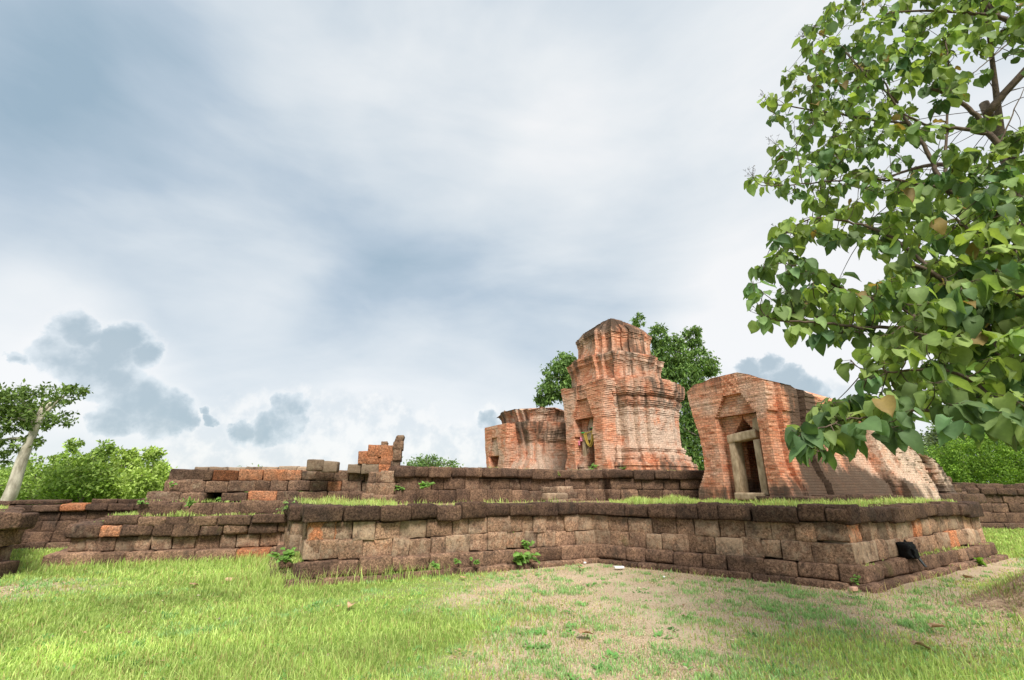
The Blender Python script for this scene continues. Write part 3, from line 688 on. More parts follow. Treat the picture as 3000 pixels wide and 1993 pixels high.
# ------------------------------------------------------------------ ground
def ground():
    xs=np.unique(np.concatenate([np.linspace(-400,-30,24),np.arange(-30,30.01,.25),np.linspace(30,400,24)]))
    ys=np.unique(np.concatenate([np.linspace(-60,-2,12),np.arange(-2,26.01,.25),np.linspace(26,600,40)]))
    X,Y=np.meshgrid(xs,ys); p=np.stack([X.ravel(),Y.ravel(),np.zeros(X.size)],1)
    near=np.clip(1-np.hypot(p[:,0],p[:,1]-8)/40,0,1)
    p[:,2]=vn(p,101,.5)*.02*near+vn(p,103,1.9)*.010*near
    nx=len(xs); i=np.arange(len(ys)-1)[:,None]*nx+np.arange(nx-1)[None,:]; i=i.ravel()
    mb=MB(); mb.add(p,np.stack([i,i+1,i+nx+1,i+nx],1)); return mb
# lushness of the grass, 0 bare dirt .. 1 lush
DIRT=[(1.6,9.4,1.9,.8),(3.2,8.1,1.4,.55),(4.4,7.6,1.0,.35),(5.0,6.9,1.3,.8),(.4,7.9,1.5,.5),(1.6,6.0,1.5,.34),(-8.3,8.6,1.1,.8),(7.2,8.0,1.0,.4),(6.2,6.9,1.0,.3),(9.5,10.3,1.6,.3),(.6,5.0,1.2,.35),(7.0,5.6,1.4,.6)]
def lush(x,y):
    g=np.ones_like(x)*.96
    for cx,cy,r_,a in DIRT: g=g-a*np.exp(-((x-cx)**2+(y-cy)**2)/(r_*r_))
    for A_,B_ in ((INw,RCw),(RCw,RFw)):
        e_x,e_y=B_.x-A_.x,B_.y-A_.y; L2=e_x*e_x+e_y*e_y; tt=np.clip(((x-A_.x)*e_x+(y-A_.y)*e_y)/L2,0,1); dl=np.hypot(x-A_.x-tt*e_x,y-A_.y-tt*e_y)
        g=g-.75*np.exp(-(np.maximum(0,dl-.5)/.55)**2)
    g-= .28*np.clip((x+3.2)/3.5,0,1)*np.clip((8-y)/3,0,1)
    p=np.stack([x,y,x*0],1); g=g+vn(p,201,1.1)*.15+vn(p,203,3.0)*.16
    return np.clip(g,0,1)
m,t=newmat('ground_soil'); P=pos(t)
g=t.sep(t.attr('tint'))[0]
n=t.noise(P,9,6,.7); f=t.noise(P,45,5,.75); l=t.noise(P,1.2,4,.6)
soil=t.mix(t.ss(f,.3,.7),(.24,.165,.10),(.63,.50,.355)); soil=t.mix(t.ss(l,.4,.65),soil,t.mix(f,(.36,.26,.17),(.66,.53,.385)))
gr=t.mix(t.ss(n,.3,.7),(.10,.17,.03),(.24,.33,.07))
c=t.mix(t.ss(t.math('ADD',g,t.math('MULTIPLY',t.math('SUBTRACT',n,.5),.9)),.42,.85),soil,gr)
finish(t,c,.95,t.math('ADD',f,n),.8,.03,.1); M['ground']=m
mb=ground(); V=mb.v[0]; L=lush(V[:,0],V[:,1]); far=np.hypot(V[:,0],V[:,1])>40; L[far]=1
mb.c=[np.stack([L,L,L],1)]
tag(mb.build('ground',M['ground'],None,True),kind='structure')

# ------------------------------------------------------------------ grass blades
def inpoly(x,y,poly):
    inside=np.zeros(len(x),bool); n=len(poly); j=n-1
    for i in range(n):
        xi,yi=poly[i];xj,yj=poly[j]
        if yi!=yj:
            k=((yi>y)!=(yj>y))&(x<(xj-xi)*(y-yi)/(yj-yi)+xi); inside^=k
        j=i
    return inside
def blades(x,y,z,h,wd,colr,lean=.35,rs=NR):
    n=len(x); a=rs.uniform(0,2*np.pi,n); la=rs.uniform(0,2*np.pi,n); ln=h*np.abs(rs.normal(0,lean,n))
    ax=np.stack([np.cos(a),np.sin(a),np.zeros(n)],1)*wd[:,None]*.5; L=np.stack([np.cos(la),np.sin(la),np.zeros(n)],1)*ln[:,None]
    b=np.stack([x,y,z],1); up=np.array([0,0,1.])*h[:,None]
    p0=b-ax;p1=b+ax;m_=b+up*.55+L*.3;p2=m_-ax*.75;p3=m_+ax*.75;p4=b+up*np.sqrt(np.clip(1-(ln/h*.7)**2,.2,1))[:,None]+L
    V=np.stack([p0,p1,p3,p2,p4],1).reshape(-1,3); i=np.arange(n)*5
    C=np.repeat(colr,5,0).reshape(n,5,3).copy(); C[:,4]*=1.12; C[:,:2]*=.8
    return V,np.stack([i,i+1,i+2,i+3],1),np.stack([i+3,i+2,i+4],1),C.reshape(-1,3)
def addblades(mb,*a,**k):
    V,q,t_,C=blades(*a,**k); mb.add(V,q,C); mb.f.append(t_+(mb.n-len(V)))
def gcol(n,dry,rs=NR):
    a=rs.uniform(0,1,(n,1)); c=np.array([[.28,.42,.09]])*(1-a)+np.array([[.60,.70,.25]])*a
    c=c*rs.uniform(.75,1.25,(n,1)); d=(rs.uniform(0,1,n)<dry)[:,None]; b=np.array([[.46,.38,.17]])*rs.uniform(.7,1.2,(n,1))
    return np.where(d,b,c)
def scatter(N,ymin,ymax,rs):
    # density falls with distance so that it is even in the picture
    y=ymin*(ymax/ymin)**rs.uniform(0,1,N); x=rs.uniform(-1.28,1.28,N)*y; return x,y
rs1=np.random.RandomState(5)
x,y=scatter(430000,2.9,24,rs1); L=lush(x,y)
blocked=inpoly(x,y,[(p.x,p.y) for p in offset_poly(t1i,.30)])|inpoly(x,y,[(p.x,p.y) for p in offset_poly(lp,.22)]+[(-4,17)])|inpoly(x,y,[(p.x,p.y) for p in offset_poly(kp,.1)]+[(-22,12)])
keep=(rs1.uniform(0,1,len(x))<np.clip((L-.12)*1.35,0.0,1)**1.2)&~blocked
x,y,L=x[keep],y[keep],L[keep]; n=len(x); dist=np.hypot(x,y)
h=rs1.uniform(.03,.085,n)*(.45+.75*L)
h*=1+.25*vn(np.stack([x,y,x*0],1),305,2.2)
mb=MB(); pt=np.clip(1+.22*vn(np.stack([x,y,x*0],1),401,.9)+.14*vn(np.stack([x,y,x*0],1),403,3.1),.55,1.5)[:,None]*np.array([[1,1,1]])
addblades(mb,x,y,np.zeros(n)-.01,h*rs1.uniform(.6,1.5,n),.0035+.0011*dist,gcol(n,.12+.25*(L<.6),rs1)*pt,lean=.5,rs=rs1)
# short dry straw on the bare earth
x,y=scatter(230000,2.9,16,rs1); L=lush(x,y); keep=(L<.75)&(rs1.uniform(0,1,len(x))<.75-.5*L)
blocked=inpoly(x,y,[(p.x,p.y) for p in offset_poly(t1i,.30)]); keep&=~blocked; x,y=x[keep],y[keep]; n=len(x)
cs=np.array([[.66,.52,.36]])*rs1.uniform(.4,1.3,(n,1)); gmask=(rs1.uniform(0,1,n)<.18)[:,None]; cs=np.where(gmask,gcol(n,0,rs1),cs)
addblades(mb,x,y,np.zeros(n)-.004,rs1.uniform(.008,.03,n),.004+.001*np.hypot(x,y),cs,lean=.9,rs=rs1)
tag(mb.build('grass',M['grass']),'short bright green lawn grass thinning to bare earth before the terrace','grass',kind='stuff')
# tufts on bare ground
mb=MB(); cx,cy=scatter(3400,3.2,14,rs1); L=lush(cx,cy); k=(L<.85)&~inpoly(cx,cy,[(p.x,p.y) for p in offset_poly(t1i,.36)]); cx,cy=cx[k],cy[k]
for a,b in zip(cx,cy):
    n=rs1.randint(14,60); r_=rs1.uniform(.03,.12); x=a+rs1.normal(0,r_,n);y=b+rs1.normal(0,r_,n)
    cl=gcol(n,.03,rs1)*np.array([.72,.9,1.2])
    addblades(mb,x,y,np.zeros(n)-.005,rs1.uniform(.02,.075,n),np.full(n,.005+.0008*math.hypot(a,b)),cl,lean=.6,rs=rs1)
tag(mb.build('grass_tufts',M['grass']),'small dark green grass tufts scattered over the brown earth','grass',kind='stuff')
mb=MB(); cx,cy=scatter(1500,3.0,13,rs1); k=~inpoly(cx,cy,[(p.x,p.y) for p in offset_poly(t1i,.36)]); cx,cy=cx[k],cy[k]; n=len(cx)
a=rs1.uniform(0,6.28,n); sz=rs1.uniform(.012,.04,n); ax=np.stack([np.cos(a),np.sin(a),rs1.uniform(-.2,.2,n)],1)*sz[:,None]; ay=np.stack([-np.sin(a),np.cos(a),rs1.uniform(-.3,.3,n)],1)*sz[:,None]*.45
b=np.stack([cx,cy,rs1.uniform(.012,.03,n)],1); V=np.stack([b-ax,b-ay,b+ax*1.1,b+ay+np.array([0,0,.006])],1).reshape(-1,3); i=np.arange(n)*4
cl=np.where((rs1.uniform(0,1,n)<.7)[:,None],np.array([[.50,.34,.20]]),np.array([[.68,.58,.42]]))*rs1.uniform(.4,1.2,(n,1))
mb.add(V,np.stack([i,i+1,i+2,i+3],1),np.repeat(cl,4,0)); tag(mb.build('leaf_litter',M['grass']),'scattered dry leaf bits and straw on the lawn and bare earth','litter',kind='stuff')
mb=MB(); cx,cy=scatter(260,3.0,12,rs1); k=~inpoly(cx,cy,[(p.x,p.y) for p in offset_poly(t1i,.36)]); cx,cy=cx[k],cy[k]
for x_,y_ in zip(cx,cy):
    n=rs1.randint(9,26); a=rs1.uniform(0,6.28,n); L_=rs1.uniform(.03,.075,n); o=np.stack([np.cos(a),np.sin(a),rs1.uniform(.1,.7,n)],1)*L_[:,None]; si=np.stack([-np.sin(a),np.cos(a),a*0],1)*L_[:,None]*.28
    b=np.array([x_,y_,.005])+rs1.normal(0,.05,(n,3))*np.array([1,1,0]); V=np.stack([b,b+o*.55-si,b+o,b+o*.55+si],1).reshape(-1,3); i=np.arange(n)*4
    cl=np.array([[.12,.26,.07]])*rs1.uniform(.8,1.7)*rs1.uniform(.8,1.2,(n,1)); mb.add(V,np.stack([i,i+1,i+2,i+3],1),np.repeat(cl,4,0))
tag(mb.build('ground_weeds',M['grass']),'small flat leafy weeds among the lawn grass','weeds',kind='stuff')
# tall blades at the foot of the near terrace and platform, and bottom right
mb=MB()
def tall_line(p,q,n,h0,h1,sp=.25,rs=rs1,dry=.1,off=0):
    t_=rs.uniform(0,1,n); x=p[0]+(q[0]-p[0])*t_+rs.normal(0,sp,n); y=p[1]+(q[1]-p[1])*t_-np.abs(rs.normal(0,sp,n))-off
    hh=rs.uniform(h0,h1,n); addblades(mb,x,y,np.zeros(n)-.01,hh,.006+.0006*np.hypot(x,y),gcol(n,dry,rs),lean=.45,rs=rs)
m1=LC+(IN-LC)*.42
tall_line(LC-Vector((.2,.0)),m1,900,.10,.34); tall_line(LC-Vector((1.5,-.6)),LC,700,.08,.26,.3); tall_line(pa,pb,1500,.06,.24,.3); tall_line(m1,IN,160,.05,.15,.15)
tall_line((-6.2,12),(-4.1,9.4),600,.1,.28,.25)
tall_line(IN,RC,140,.04,.12,.15,off=.05); tall_line(RC,RF,200,.06,.18,.15)
tall_line((3.2,4.6),(6.5,5.6),900,.07,.22,.5); tall_line((5.5,6.2),(8.6,7.2),500,.08,.26,.4); tall_line((-4,5),(0,4.6),700,.07,.16,.5); tall_line((-9,13.5),(-14,13.2),500,.05,.15,.2)
tag(mb.build('tall_grass',M['grass']),'taller loose grass blades at the foot of the stone courses','grass',kind='stuff')
# grass on the terraces
def topgrass(poly,z,N,h0,h1,name,label,pick=None,edge=None,seed=1,dry=.12):
    rs=np.random.RandomState(seed); P=np.array(poly); x=rs.uniform(P[:,0].min(),P[:,0].max(),N); y=rs.uniform(P[:,1].min(),P[:,1].max(),N)
    k=inpoly(x,y,poly)&(y<22)
    if pick: k&=pick(x,y,rs)
    x,y=x[k],y[k]; n=len(x); mb=MB(); hh=rs.uniform(h0,h1,n)*np.clip(1+.7*vn(np.stack([x,y,x*0],1),7,3.5),.25,2.2)
    addblades(mb,x,y,np.full(n,z),hh,.005+.0011*np.hypot(x,y),gcol(n,dry,rs),lean=.45,rs=rs); tag(mb.build(name,M['grass']),label,'grass',kind='stuff')
fillA=[loc(ORT,AR,-.5,-6,0).xy,loc(ORT,AR,3.1,-6,0).xy]
def pick1(x,y,rs):
    # dense on the right wing, patch by the near left corner, sparse between
    lu=vn(np.stack([x,y,x*0],1),9,1.7)
    right=(x>.20*y)
    left=(x<-.235*y)&(y>9.3)
    return np.where(right,rs.uniform(0,1,len(x))<np.clip(.45+.5*lu,.08,.9),np.where(left,rs.uniform(0,1,len(x))<.7,(rs.uniform(0,1,len(x))<.05)&(lu>.5)))
topgrass(T1TOP,1.21,120000,.04,.16,'terrace_grass','bright grass growing along the top of the lower terrace',pick1,seed=2)
topgrass(T2TOP,2.07,30000,.03,.10,'terrace_grass','thin grass on the upper terrace around the tower feet',lambda x,y,rs:(vn(np.stack([x,y,x*0],1),12,1.1)>.1),seed=3)
topgrass(LPTOP,.775,60000,.02,.09,'platform_grass','short green grass on the low left platform',lambda x,y,rs:(vn(np.stack([x,y,x*0],1),14,1.5)>-.3),seed=4)
topgrass([tuple(qa+lnv*.1),tuple(qa+ld*7+lnv*.1),tuple(qa+ld*7+lnv*.7),tuple(qa+lnv*.7)],.97,11000,.03,.11,'ledge_grass','thin grass line on the lower step of the library base',None,seed=5)
topgrass([tuple(qb+lnv*.1),tuple(qb+ld*7+lnv*.1),tuple(qb+ld*7+lnv*.6),tuple(qb+lnv*.6)],1.265,4000,.03,.09,'ledge_grass','sparse grass line on the upper step of the library base',None,seed=6)
pl=offset_poly(t1i,.19); pl2=offset_poly(t1i,.01)
topgrass([tuple(pl[5]),tuple(pl[6]),tuple(pl2[6]),tuple(pl2[5])],.36,5000,.02,.07,'ledge_grass','mossy grass on the plinth ledge of the right terrace side',lambda x,y,rs:(vn(np.stack([x,y,x*0],1),16,1.7)>-.2),seed=7)
topgrass([tuple(pl[2]),tuple(pl[3]),tuple(pl2[3]),tuple(pl2[2])],.36,1500,.02,.08,'ledge_grass','grass on the plinth ledge at the near left terrace corner',None,seed=8)
topgrass(KPTOP+[(ka.x-8,ka.y+3)],1.09,20000,.03,.1,'platform_grass','grass on the platform cut by the picture edge',None,seed=9)

# ------------------------------------------------------------------ tubes, leaves, trees
def tube(mb,pts,rads,k=6,tint=(1,1,1)):
    pts=[Vector(p) for p in pts]; n=len(pts); V=[]
    for i,p in enumerate(pts):
        d=(pts[min(n-1,i+1)]-pts[max(0,i-1)]); d=d.normalized() if d.length>1e-6 else Vector((0,0,1)); a=d.cross(Vector((.3,.9,.2))).normalized(); b=d.cross(a)
        for j in range(k): V.append(p+(a*math.cos(2*math.pi*j/k)+b*math.sin(2*math.pi*j/k))*rads[i])
    f=[(i*k+j,i*k+(j+1)%k,(i+1)*k+(j+1)%k,(i+1)*k+j) for i in range(n-1) for j in range(k)]
    f.append(tuple(range(k))[::-1]); f.append(tuple((n-1)*k+j for j in range(k)))
    mb.add([tuple(v) for v in V],f,tint)
def curve_pts(pts,n=8,wob=0,r=R):
    pts=[Vector(p) for p in pts]; out=[]
    m=len(pts)
    for i in range(m-1):
        p0=pts[max(0,i-1)];p1=pts[i];p2=pts[i+1];p3=pts[min(m-1,i+2)]
        for j in range(n):
            t_=j/n; out.append(.5*((2*p1)+(p2-p0)*t_+(2*p0-5*p1+4*p2-p3)*t_*t_+(3*p1-p0-3*p2+p3)*t_**3)+Vector((r.gauss(0,wob),r.gauss(0,wob),r.gauss(0,wob))))
    out.append(pts[-1]); return out
def frames(dirs,nrm):
    d=dirs/np.linalg.norm(dirs,axis=1,keepdims=True); s=np.cross(d,nrm); s/=np.maximum(1e-6,np.linalg.norm(s,axis=1,keepdims=True)); u=np.cross(s,d); return d,s,u
def small_leaves(mb,P,size,colr,rs,droop=.3,narrow=.5):
    n=len(P); d=rs.normal(size=(n,3)); d[:,2]-=droop; nr=rs.normal(size=(n,3)); nr[:,2]+=.8
    d,s,u=frames(d,nr); L=size[:,None]
    a=P; b=P+d*L*.5+s*L*narrow*.5+u*L*.06; c=P+d*L; e=P+d*L*.5-s*L*narrow*.5+u*L*.06
    V=np.stack([a,b,c,e],1).reshape(-1,3); i=np.arange(n)*4; mb.add(V,np.stack([i,i+1,i+2,i+3],1),np.repeat(colr,4,0))
def crown_points(blobs,n,rs,clump=.16,per=22,shell=.45):
    """leaf positions in clumps spread through ellipsoids (cx,cy,cz,rx,ry,rz)"""
    B=np.array(blobs); vol=B[:,3]*B[:,4]*B[:,5]; vol=(vol**.75)/ (vol**.75).sum(); nc=max(3,n//per); idx=rs.choice(len(B),nc,p=vol)
    v=rs.normal(size=(nc,3)); v/=np.linalg.norm(v,axis=1,keepdims=True); r_=rs.uniform(shell,1.06,nc)**.6
    r_=r_*np.where(rs.uniform(0,1,nc)<.16,rs.uniform(1.05,1.4,nc),1); ctr=B[idx,:3]+v*B[idx,3:6]*r_[:,None]
    cs=clump*B[idx,3:6].mean(1)*rs.uniform(.6,1.3,nc)
    P=np.repeat(ctr,per,0)+rs.normal(size=(nc*per,3))*np.repeat(cs,per)[:,None]*np.array([1,1,.75])
    tone=np.repeat(rs.uniform(.7,1.3,nc),per); return P,tone,ctr
def tree(name,label,base,trunk,blobs,n,size,c1,c2,bark,seed,group=None,cat='tree',narrow=.5,droop=.3,clump=.16,per=22,trad=.12,limbs=True,shell=.45):
    rs=np.random.RandomState(seed); r=random.Random(seed)
    o=empty(name,tuple(base),label,cat,group)
    mb=MB(); tp=curve_pts(trunk,6); tube(mb,tp,[trad*(1-.55*i/len(tp)) for i in range(len(tp))],8)
    P,tone,ctr=crown_points(blobs,n,rs,clump,per,shell)
    if limbs:
        top=tp[-1]; mid=tp[int(len(tp)*.6)]
        pick=ctr[rs.choice(len(ctr),min(len(ctr),26),replace=False)]
        for q in pick:
            s=tp[r.randint(int(len(tp)*.5),len(tp)-1)]; q=Vector(q); m_=s.lerp(q,.5)+Vector((0,0,(q-s).length*.08))
            tube(mb,curve_pts([s,m_,q],4),[trad*.32*(1-.085*i) for i in range(9)],5)
    mb.build('trunk',bark,o,True)
    c=np.array(c1)[None]+(np.array(c2)-np.array(c1))[None]*rs.uniform(0,1,(len(P),1)); c=c*tone[:,None]*rs.uniform(.8,1.2,(len(P),1))
    mb=MB(); small_leaves(mb,P,size*rs.uniform(.7,1.3,len(P)),c,rs,droop,narrow); mb.build('crown',M['foliage'],o)
    return o
G1=(.08,.15,.03);G2=(.20,.31,.07)
def bl(px,py,Y,rpx,rz=None,ry=None):
    p=at(px,py,Y=Y); r_=rpx*Y/1380; return (p.x,p.y,p.z,r_,ry or r_*.8,rz*Y/1380 if rz else r_)
# pale leaning tree at left
Y=17
b0=at(18,1475,Y=Y); b1=at(64,1349,Y=Y); b2=at(100,1262,Y=Y); b3=at(120,1190,Y=Y)
tb=Vector((b0.x-.75,Y,-.1))
PT=empty('tall_tree',tuple(tb),'tall tree with a smooth pale leaning trunk and flat open crown behind the wall','tree')
mb=MB(); 
tp=curve_pts([tb,b0,b1,b2,at(122,1212,Y=Y),at(150,1180,Y=Y)],6); tube(mb,tp,[max(.04,.235-.0062*i) for i in range(len(tp))],12)
fk=b1
for q in [(30,1230,-.3,.20),(130,1180,.2,.24),(150,1235,.5,.14),(-30,1300,.3,.12),(60,1170,-.6,.16),(-20,1190,.4,.15),(200,1150,.1,.12)]:
    e=at(q[0],q[1],Y=Y+q[2]); s=tp[-11] if q[1]<1290 else tp[-15]; m_=s.lerp(e,.5)+Vector((0,0,.1)); cp=curve_pts([s,m_,e],5); tube(mb,cp,[q[3]*.6*(1-.07*i) for i in range(len(cp))],7)
mb.build('trunk',M['bark_pale'],PT,True)
rs=np.random.RandomState(61)
PB=[bl(150,1160,Y,85,26),bl(60,1175,Y,85,40),bl(-40,1210,Y,90,50),bl(225,1142,Y,38,10),bl(130,1215,Y,80,28),bl(40,1240,Y,80,36),bl(170,1245,Y,35,18),bl(60,1300,Y,55,26),bl(-50,1320,Y,70,40),bl(0,1160,Y,60,24)]
P,tone,_=crown_points(PB,6500,rs,.11,18,.4)
c=np.array([[.075,.125,.03]])+np.array([[.10,.13,.035]])*rs.uniform(0,1,(len(P),1)); c*=tone[:,None]
mb=MB(); small_leaves(mb,P,rs.uniform(.10,.2,len(P)),c,rs,.4,.45); mb.build('crown',M['foliage'],PT)
# shrubs and trees behind the left wall
def shoots(l,px0,px1,yb,yt,n,seed):
    q=random.Random(seed)
    for i in range(n):
        x=q.uniform(px0,px1); t=q.random()**1.3; l.append((x,yb+(yt-yb)*t,q.uniform(9,20),q.uniform(10,22)))
    return l
BG=[('bushy_tree','ragged green tree with loose upright shoots just right of the pale trunk',20,shoots([(250,1400,75,50),(210,1425,70,45)],190,330,1385,1292,16,1),15000,0),
('bushy_tree','yellow green shrubby tree between two ragged ones behind the enclosure wall',21,shoots([(345,1420,70,50),(300,1440,60,40)],290,400,1390,1320,13,2),13000,1),
('bushy_tree','bright green shrubby tree touching the left end of the library base',20,shoots([(440,1415,60,45),(475,1440,50,40)],390,485,1390,1325,13,3),11000,1),
('bushy_tree','dark green bush filling in at the foot of the pale trunk',22,shoots([(120,1415,75,48),(60,1440,80,45)],60,190,1380,1330,10,4),11000,0),
('bushy_tree','dark bush at the far left edge behind the pale trunk',24,[(-40,1420,80,50),(15,1415,35,40)],7000,0),
('small_bush','small pale green bush top showing above the upper terrace coping',26,[(1260,1352,42,18),(1230,1365,45,16),(1305,1365,45,14),(1268,1335,14,14)],2600,2)]
for i,(nm,lb,Y,bs,n,k) in enumerate(BG):
    blobs=[bl(a,b,Y+(j%3)*.5,c_,d_) for j,(a,b,c_,d_) in enumerate(bs)]
    bx=blobs[0][0]; z=blobs[0][2]
    c1,c2=[((.14,.23,.05),(.36,.48,.12)),((.19,.28,.05),(.44,.56,.15)),((.10,.17,.06),(.2,.3,.1))][k]
    tree(nm,lb,(bx,Y,0),[(bx,Y,0),(bx+.1,Y,z*.5),(bx,Y,z*.9)],blobs,int(n*.62),.15,c1,c2,M['bark_grey'],300+i,narrow=.5,clump=.19,trad=.09,per=11,group='trees behind the enclosure wall' if nm!='small_bush' else None,cat='tree' if nm!='small_bush' else 'bush')
# dense tree behind the central tower
Y=27
cb=[bl(1640,1110,Y,46,55),bl(1605,1150,Y,32,32),bl(1655,1060,Y,32,34),bl(1590,1175,Y,22,16),bl(1690,1130,Y,50,70),bl(1868,938,Y,20,20),bl(1930,985,Y,30,38),bl(1960,1040,Y,50,55),bl(2030,985,Y,28,38),bl(2050,1060,Y,44,46),bl(2080,1075,Y,20,34),bl(2000,1110,Y,62,60),bl(1930,1090,Y,50,60),bl(1980,1010,Y,26,30),bl(2030,1200,Y,42,80),bl(2040,1300,Y,46,100),bl(1990,1330,Y,55,80),bl(1900,1250,Y,90,80)]
p0=at(1880,1400,Y=Y)
tree('dense_tree','big dense dark green tree rising behind the tallest brick tower',(p0.x,Y,0),[(p0.x,Y,0),(p0.x,Y,3),(p0.x,Y,6.5)],cb,34000,.24,(.07,.14,.04),(.21,.32,.09),M['bark_grey'],411,narrow=.38,droop=1.0,clump=.15,per=18,trad=.35)
# right side trees
tree('round_bush','big round bright green bush behind the right enclosure wall',tuple(at(2900,1430,Y=25).xy)+(0,),[at(2900,1430,Y=25).xy.to_tuple()+(0,),at(2900,1380,Y=25).xy.to_tuple()+(1.5,)],
 [bl(2870,1340,25,110,60),bl(2960,1335,25,110,65),bl(2800,1380,25,75,45),bl(2900,1390,25,120,45),bl(3040,1350,25,110,70)],36000,.13,(.07,.15,.02),(.26,.40,.06),M['bark_grey'],421,cat='bush',clump=.13,narrow=.4)
tree('bushy_tree','pale green rounded tree between the collapsed brickwork and the big bush',tuple(at(2700,1430,Y=30).xy)+(0,),[at(2700,1430,Y=30).xy.to_tuple()+(0,),at(2700,1380,Y=30).xy.to_tuple()+(2,)],
 [bl(2690,1370,30,55,50),bl(2650,1385,30,30,40),bl(2735,1390,30,50,40)],12000,.2,(.10,.19,.05),(.24,.36,.12),M['bark_grey'],423,clump=.16)
tree('grey_tree','hazy grey green tree showing above the big round bush',tuple(at(2760,1430,Y=36).xy)+(0,),[at(2760,1430,Y=36).xy.to_tuple()+(0,),at(2765,1340,Y=36)],
 [bl(2740,1320,36,60,50),bl(2790,1290,36,60,50),bl(2690,1340,36,50,45),bl(2850,1270,36,60,50)],10000,.26,(.11,.15,.08),(.22,.28,.15),M['bark_grey'],425,clump=.18)
tree('tall_tree','thin tall tree with open crown behind the right edge foliage',tuple(at(2800,1430,Y=32).xy)+(0,),[at(2815,1430,Y=32).xy.to_tuple()+(0,),at(2812,1300,Y=32),at(2790,1225,Y=32)],
 [bl(2870,1240,32,70,45),bl(2940,1230,32,80,70),bl(2760,1245,32,28,20),bl(2960,1180,32,60,40)],7000,.24,(.07,.13,.03),(.16,.24,.06),M['bark_pale'],427,clump=.2,trad=.13)
tree('bushy_tree','dark tree peeping just right of the broken brick slope under the hanging leaves',tuple(at(2650,1430,Y=34).xy)+(0,),[at(2650,1430,Y=34).xy.to_tuple()+(0,),at(2650,1390,Y=34).xy.to_tuple()+(2,)],
 [bl(2640,1350,34,40,50),bl(2620,1400,34,50,50)],7000,.22,(.05,.10,.03),(.12,.2,.06),M['bark_grey'],429,clump=.2)

rs=np.random.RandomState(500); mb=MB(); n=1500; a=rs.uniform(rad(-75),rad(75),n); d=rs.uniform(95,135,n); base=np.stack([np.sin(a)*d,np.cos(a)*d,rs.uniform(.3,1,n)**.5*(2.2+.9*np.sin(a*23)+.7*np.sin(a*61+1))],1)
P=np.repeat(base,20,0)+rs.normal(0,1.1,(n*20,3)); P[:,2]=np.abs(P[:,2]); c=np.array([[.10,.16,.05]])+np.array([[.12,.15,.05]])*rs.uniform(0,1,(len(P),1))
small_leaves(mb,P,rs.uniform(.5,1.1,len(P)),c,rs,.3,.6); tag(mb.build('distant_woods',M['foliage']),'low line of far off woods beyond the ruins','woods',kind='stuff')
# ------------------------------------------------------------------ overhanging broad leaved tree
def leafdepth(px,py): return float(np.interp(py,[-100,500,950,1350],[5.4,4.9,4.2,3.5]))-.0006*(px-2500)
LIMBS=[ # (pts in picture at given depth offsets, start radius m, end radius)
 ([(3090,1200,.3),(2937,1039,.2),(2860,920,.1),(2738,804,0),(2640,770,-.1)],.055,.018),
 ([(3060,560,.4),(2921,420,.2),(2860,340,.1),(2792,286,0),(2730,262,-.1)],.05,.016),
 ([(2905,395,.2),(2810,378,.1),(2725,370,0),(2640,330,-.2)],.028,.010),
 ([(3040,700,.4),(2830,590,.3),(2770,549,.2),(2715,440,.1),(2660,360,0),(2627,312,-.1),(2590,240,-.2)],.045,.009),
 ([(2775,545,.2),(2768,490,.1),(2774,380,.1),(2780,205,0),(2770,120,0)],.022,.008),
 ([(3080,900,.3),(3000,875,.3),(2926,804,.1),(2860,700,0),(2800,640,-.1)],.04,.012),
 ([(3080,1275,.1),(3000,1243,0),(2916,1227,0),(2800,1207,-.1),(2671,1204,-.1),(2560,1235,-.2)],.032,.008),
 ([(2600,1232,-.2),(2500,1225,-.2),(2420,1250,-.25),(2355,1285,-.3)],.008,.004),
 ([(2960,1210,0),(2900,1160,0),(2830,1110,-.1),(2740,1080,-.2),(2600,1090,-.2)],.022,.008),
 ([(2800,850,.1),(2738,988,0),(2650,965,0),(2498,957,-.1),(2390,945,-.1),(2289,942,-.2),(2240,925,-.2)],.024,.005),
 ([(2738,988,0),(2640,900,.1),(2500,860,0),(2400,810,-.1),(2300,770,-.2)],.02,.006),
 ([(3060,130,.3),(2990,90,.2),(2930,50,.2),(2850,40,.1),(2740,30,0),(2600,40,0)],.055,.010),
 ([(2660,360,0),(2560,350,.1),(2420,330,.1),(2300,310,0),(2225,305,-.1)],.018,.005),
 ([(2770,549,.2),(2640,530,.1),(2520,525,.1),(2350,540,0),(2235,545,-.1)],.018,.005),
 ([(2738,804,0),(2620,700,0),(2480,650,0),(2380,640,0),(2290,690,-.1)],.02,.006),
 ([(2630,300,0),(2520,200,0),(2440,120,0),(2380,90,0)],.014,.005),
 ([(2990,90,.2),(2940,140,.1),(2870,200,0),(2820,240,0)],.012,.004),
 ([(2930,420,.2),(2960,350,.1),(3000,260,0)],.012,.004),
 ([(2860,930,.1),(2900,860,0),(2960,760,0),(3040,650,0)],.02,.008),
 ([(2930,50,.2),(2820,-60,.2),(2700,-150,.2)],.03,.01)]
TR=Vector((7.3,5.6,0))
OT=empty('broadleaf_tree',tuple(TR),'near tree of big heart shaped leaves reaching in over the ruins from the right edge','tree')
mb=MB(); skel=[]
trunk=curve_pts([TR,TR+Vector((-.1,0,1.3)),TR+Vector((.1,.1,3)),TR+Vector((.2,.2,5)),TR+Vector((.3,.3,7.5))],5); tube(mb,trunk,[.2-.007*i for i in range(len(trunk))],12)
mb.build('trunk',M['bark'],OT,True)
mb=MB()
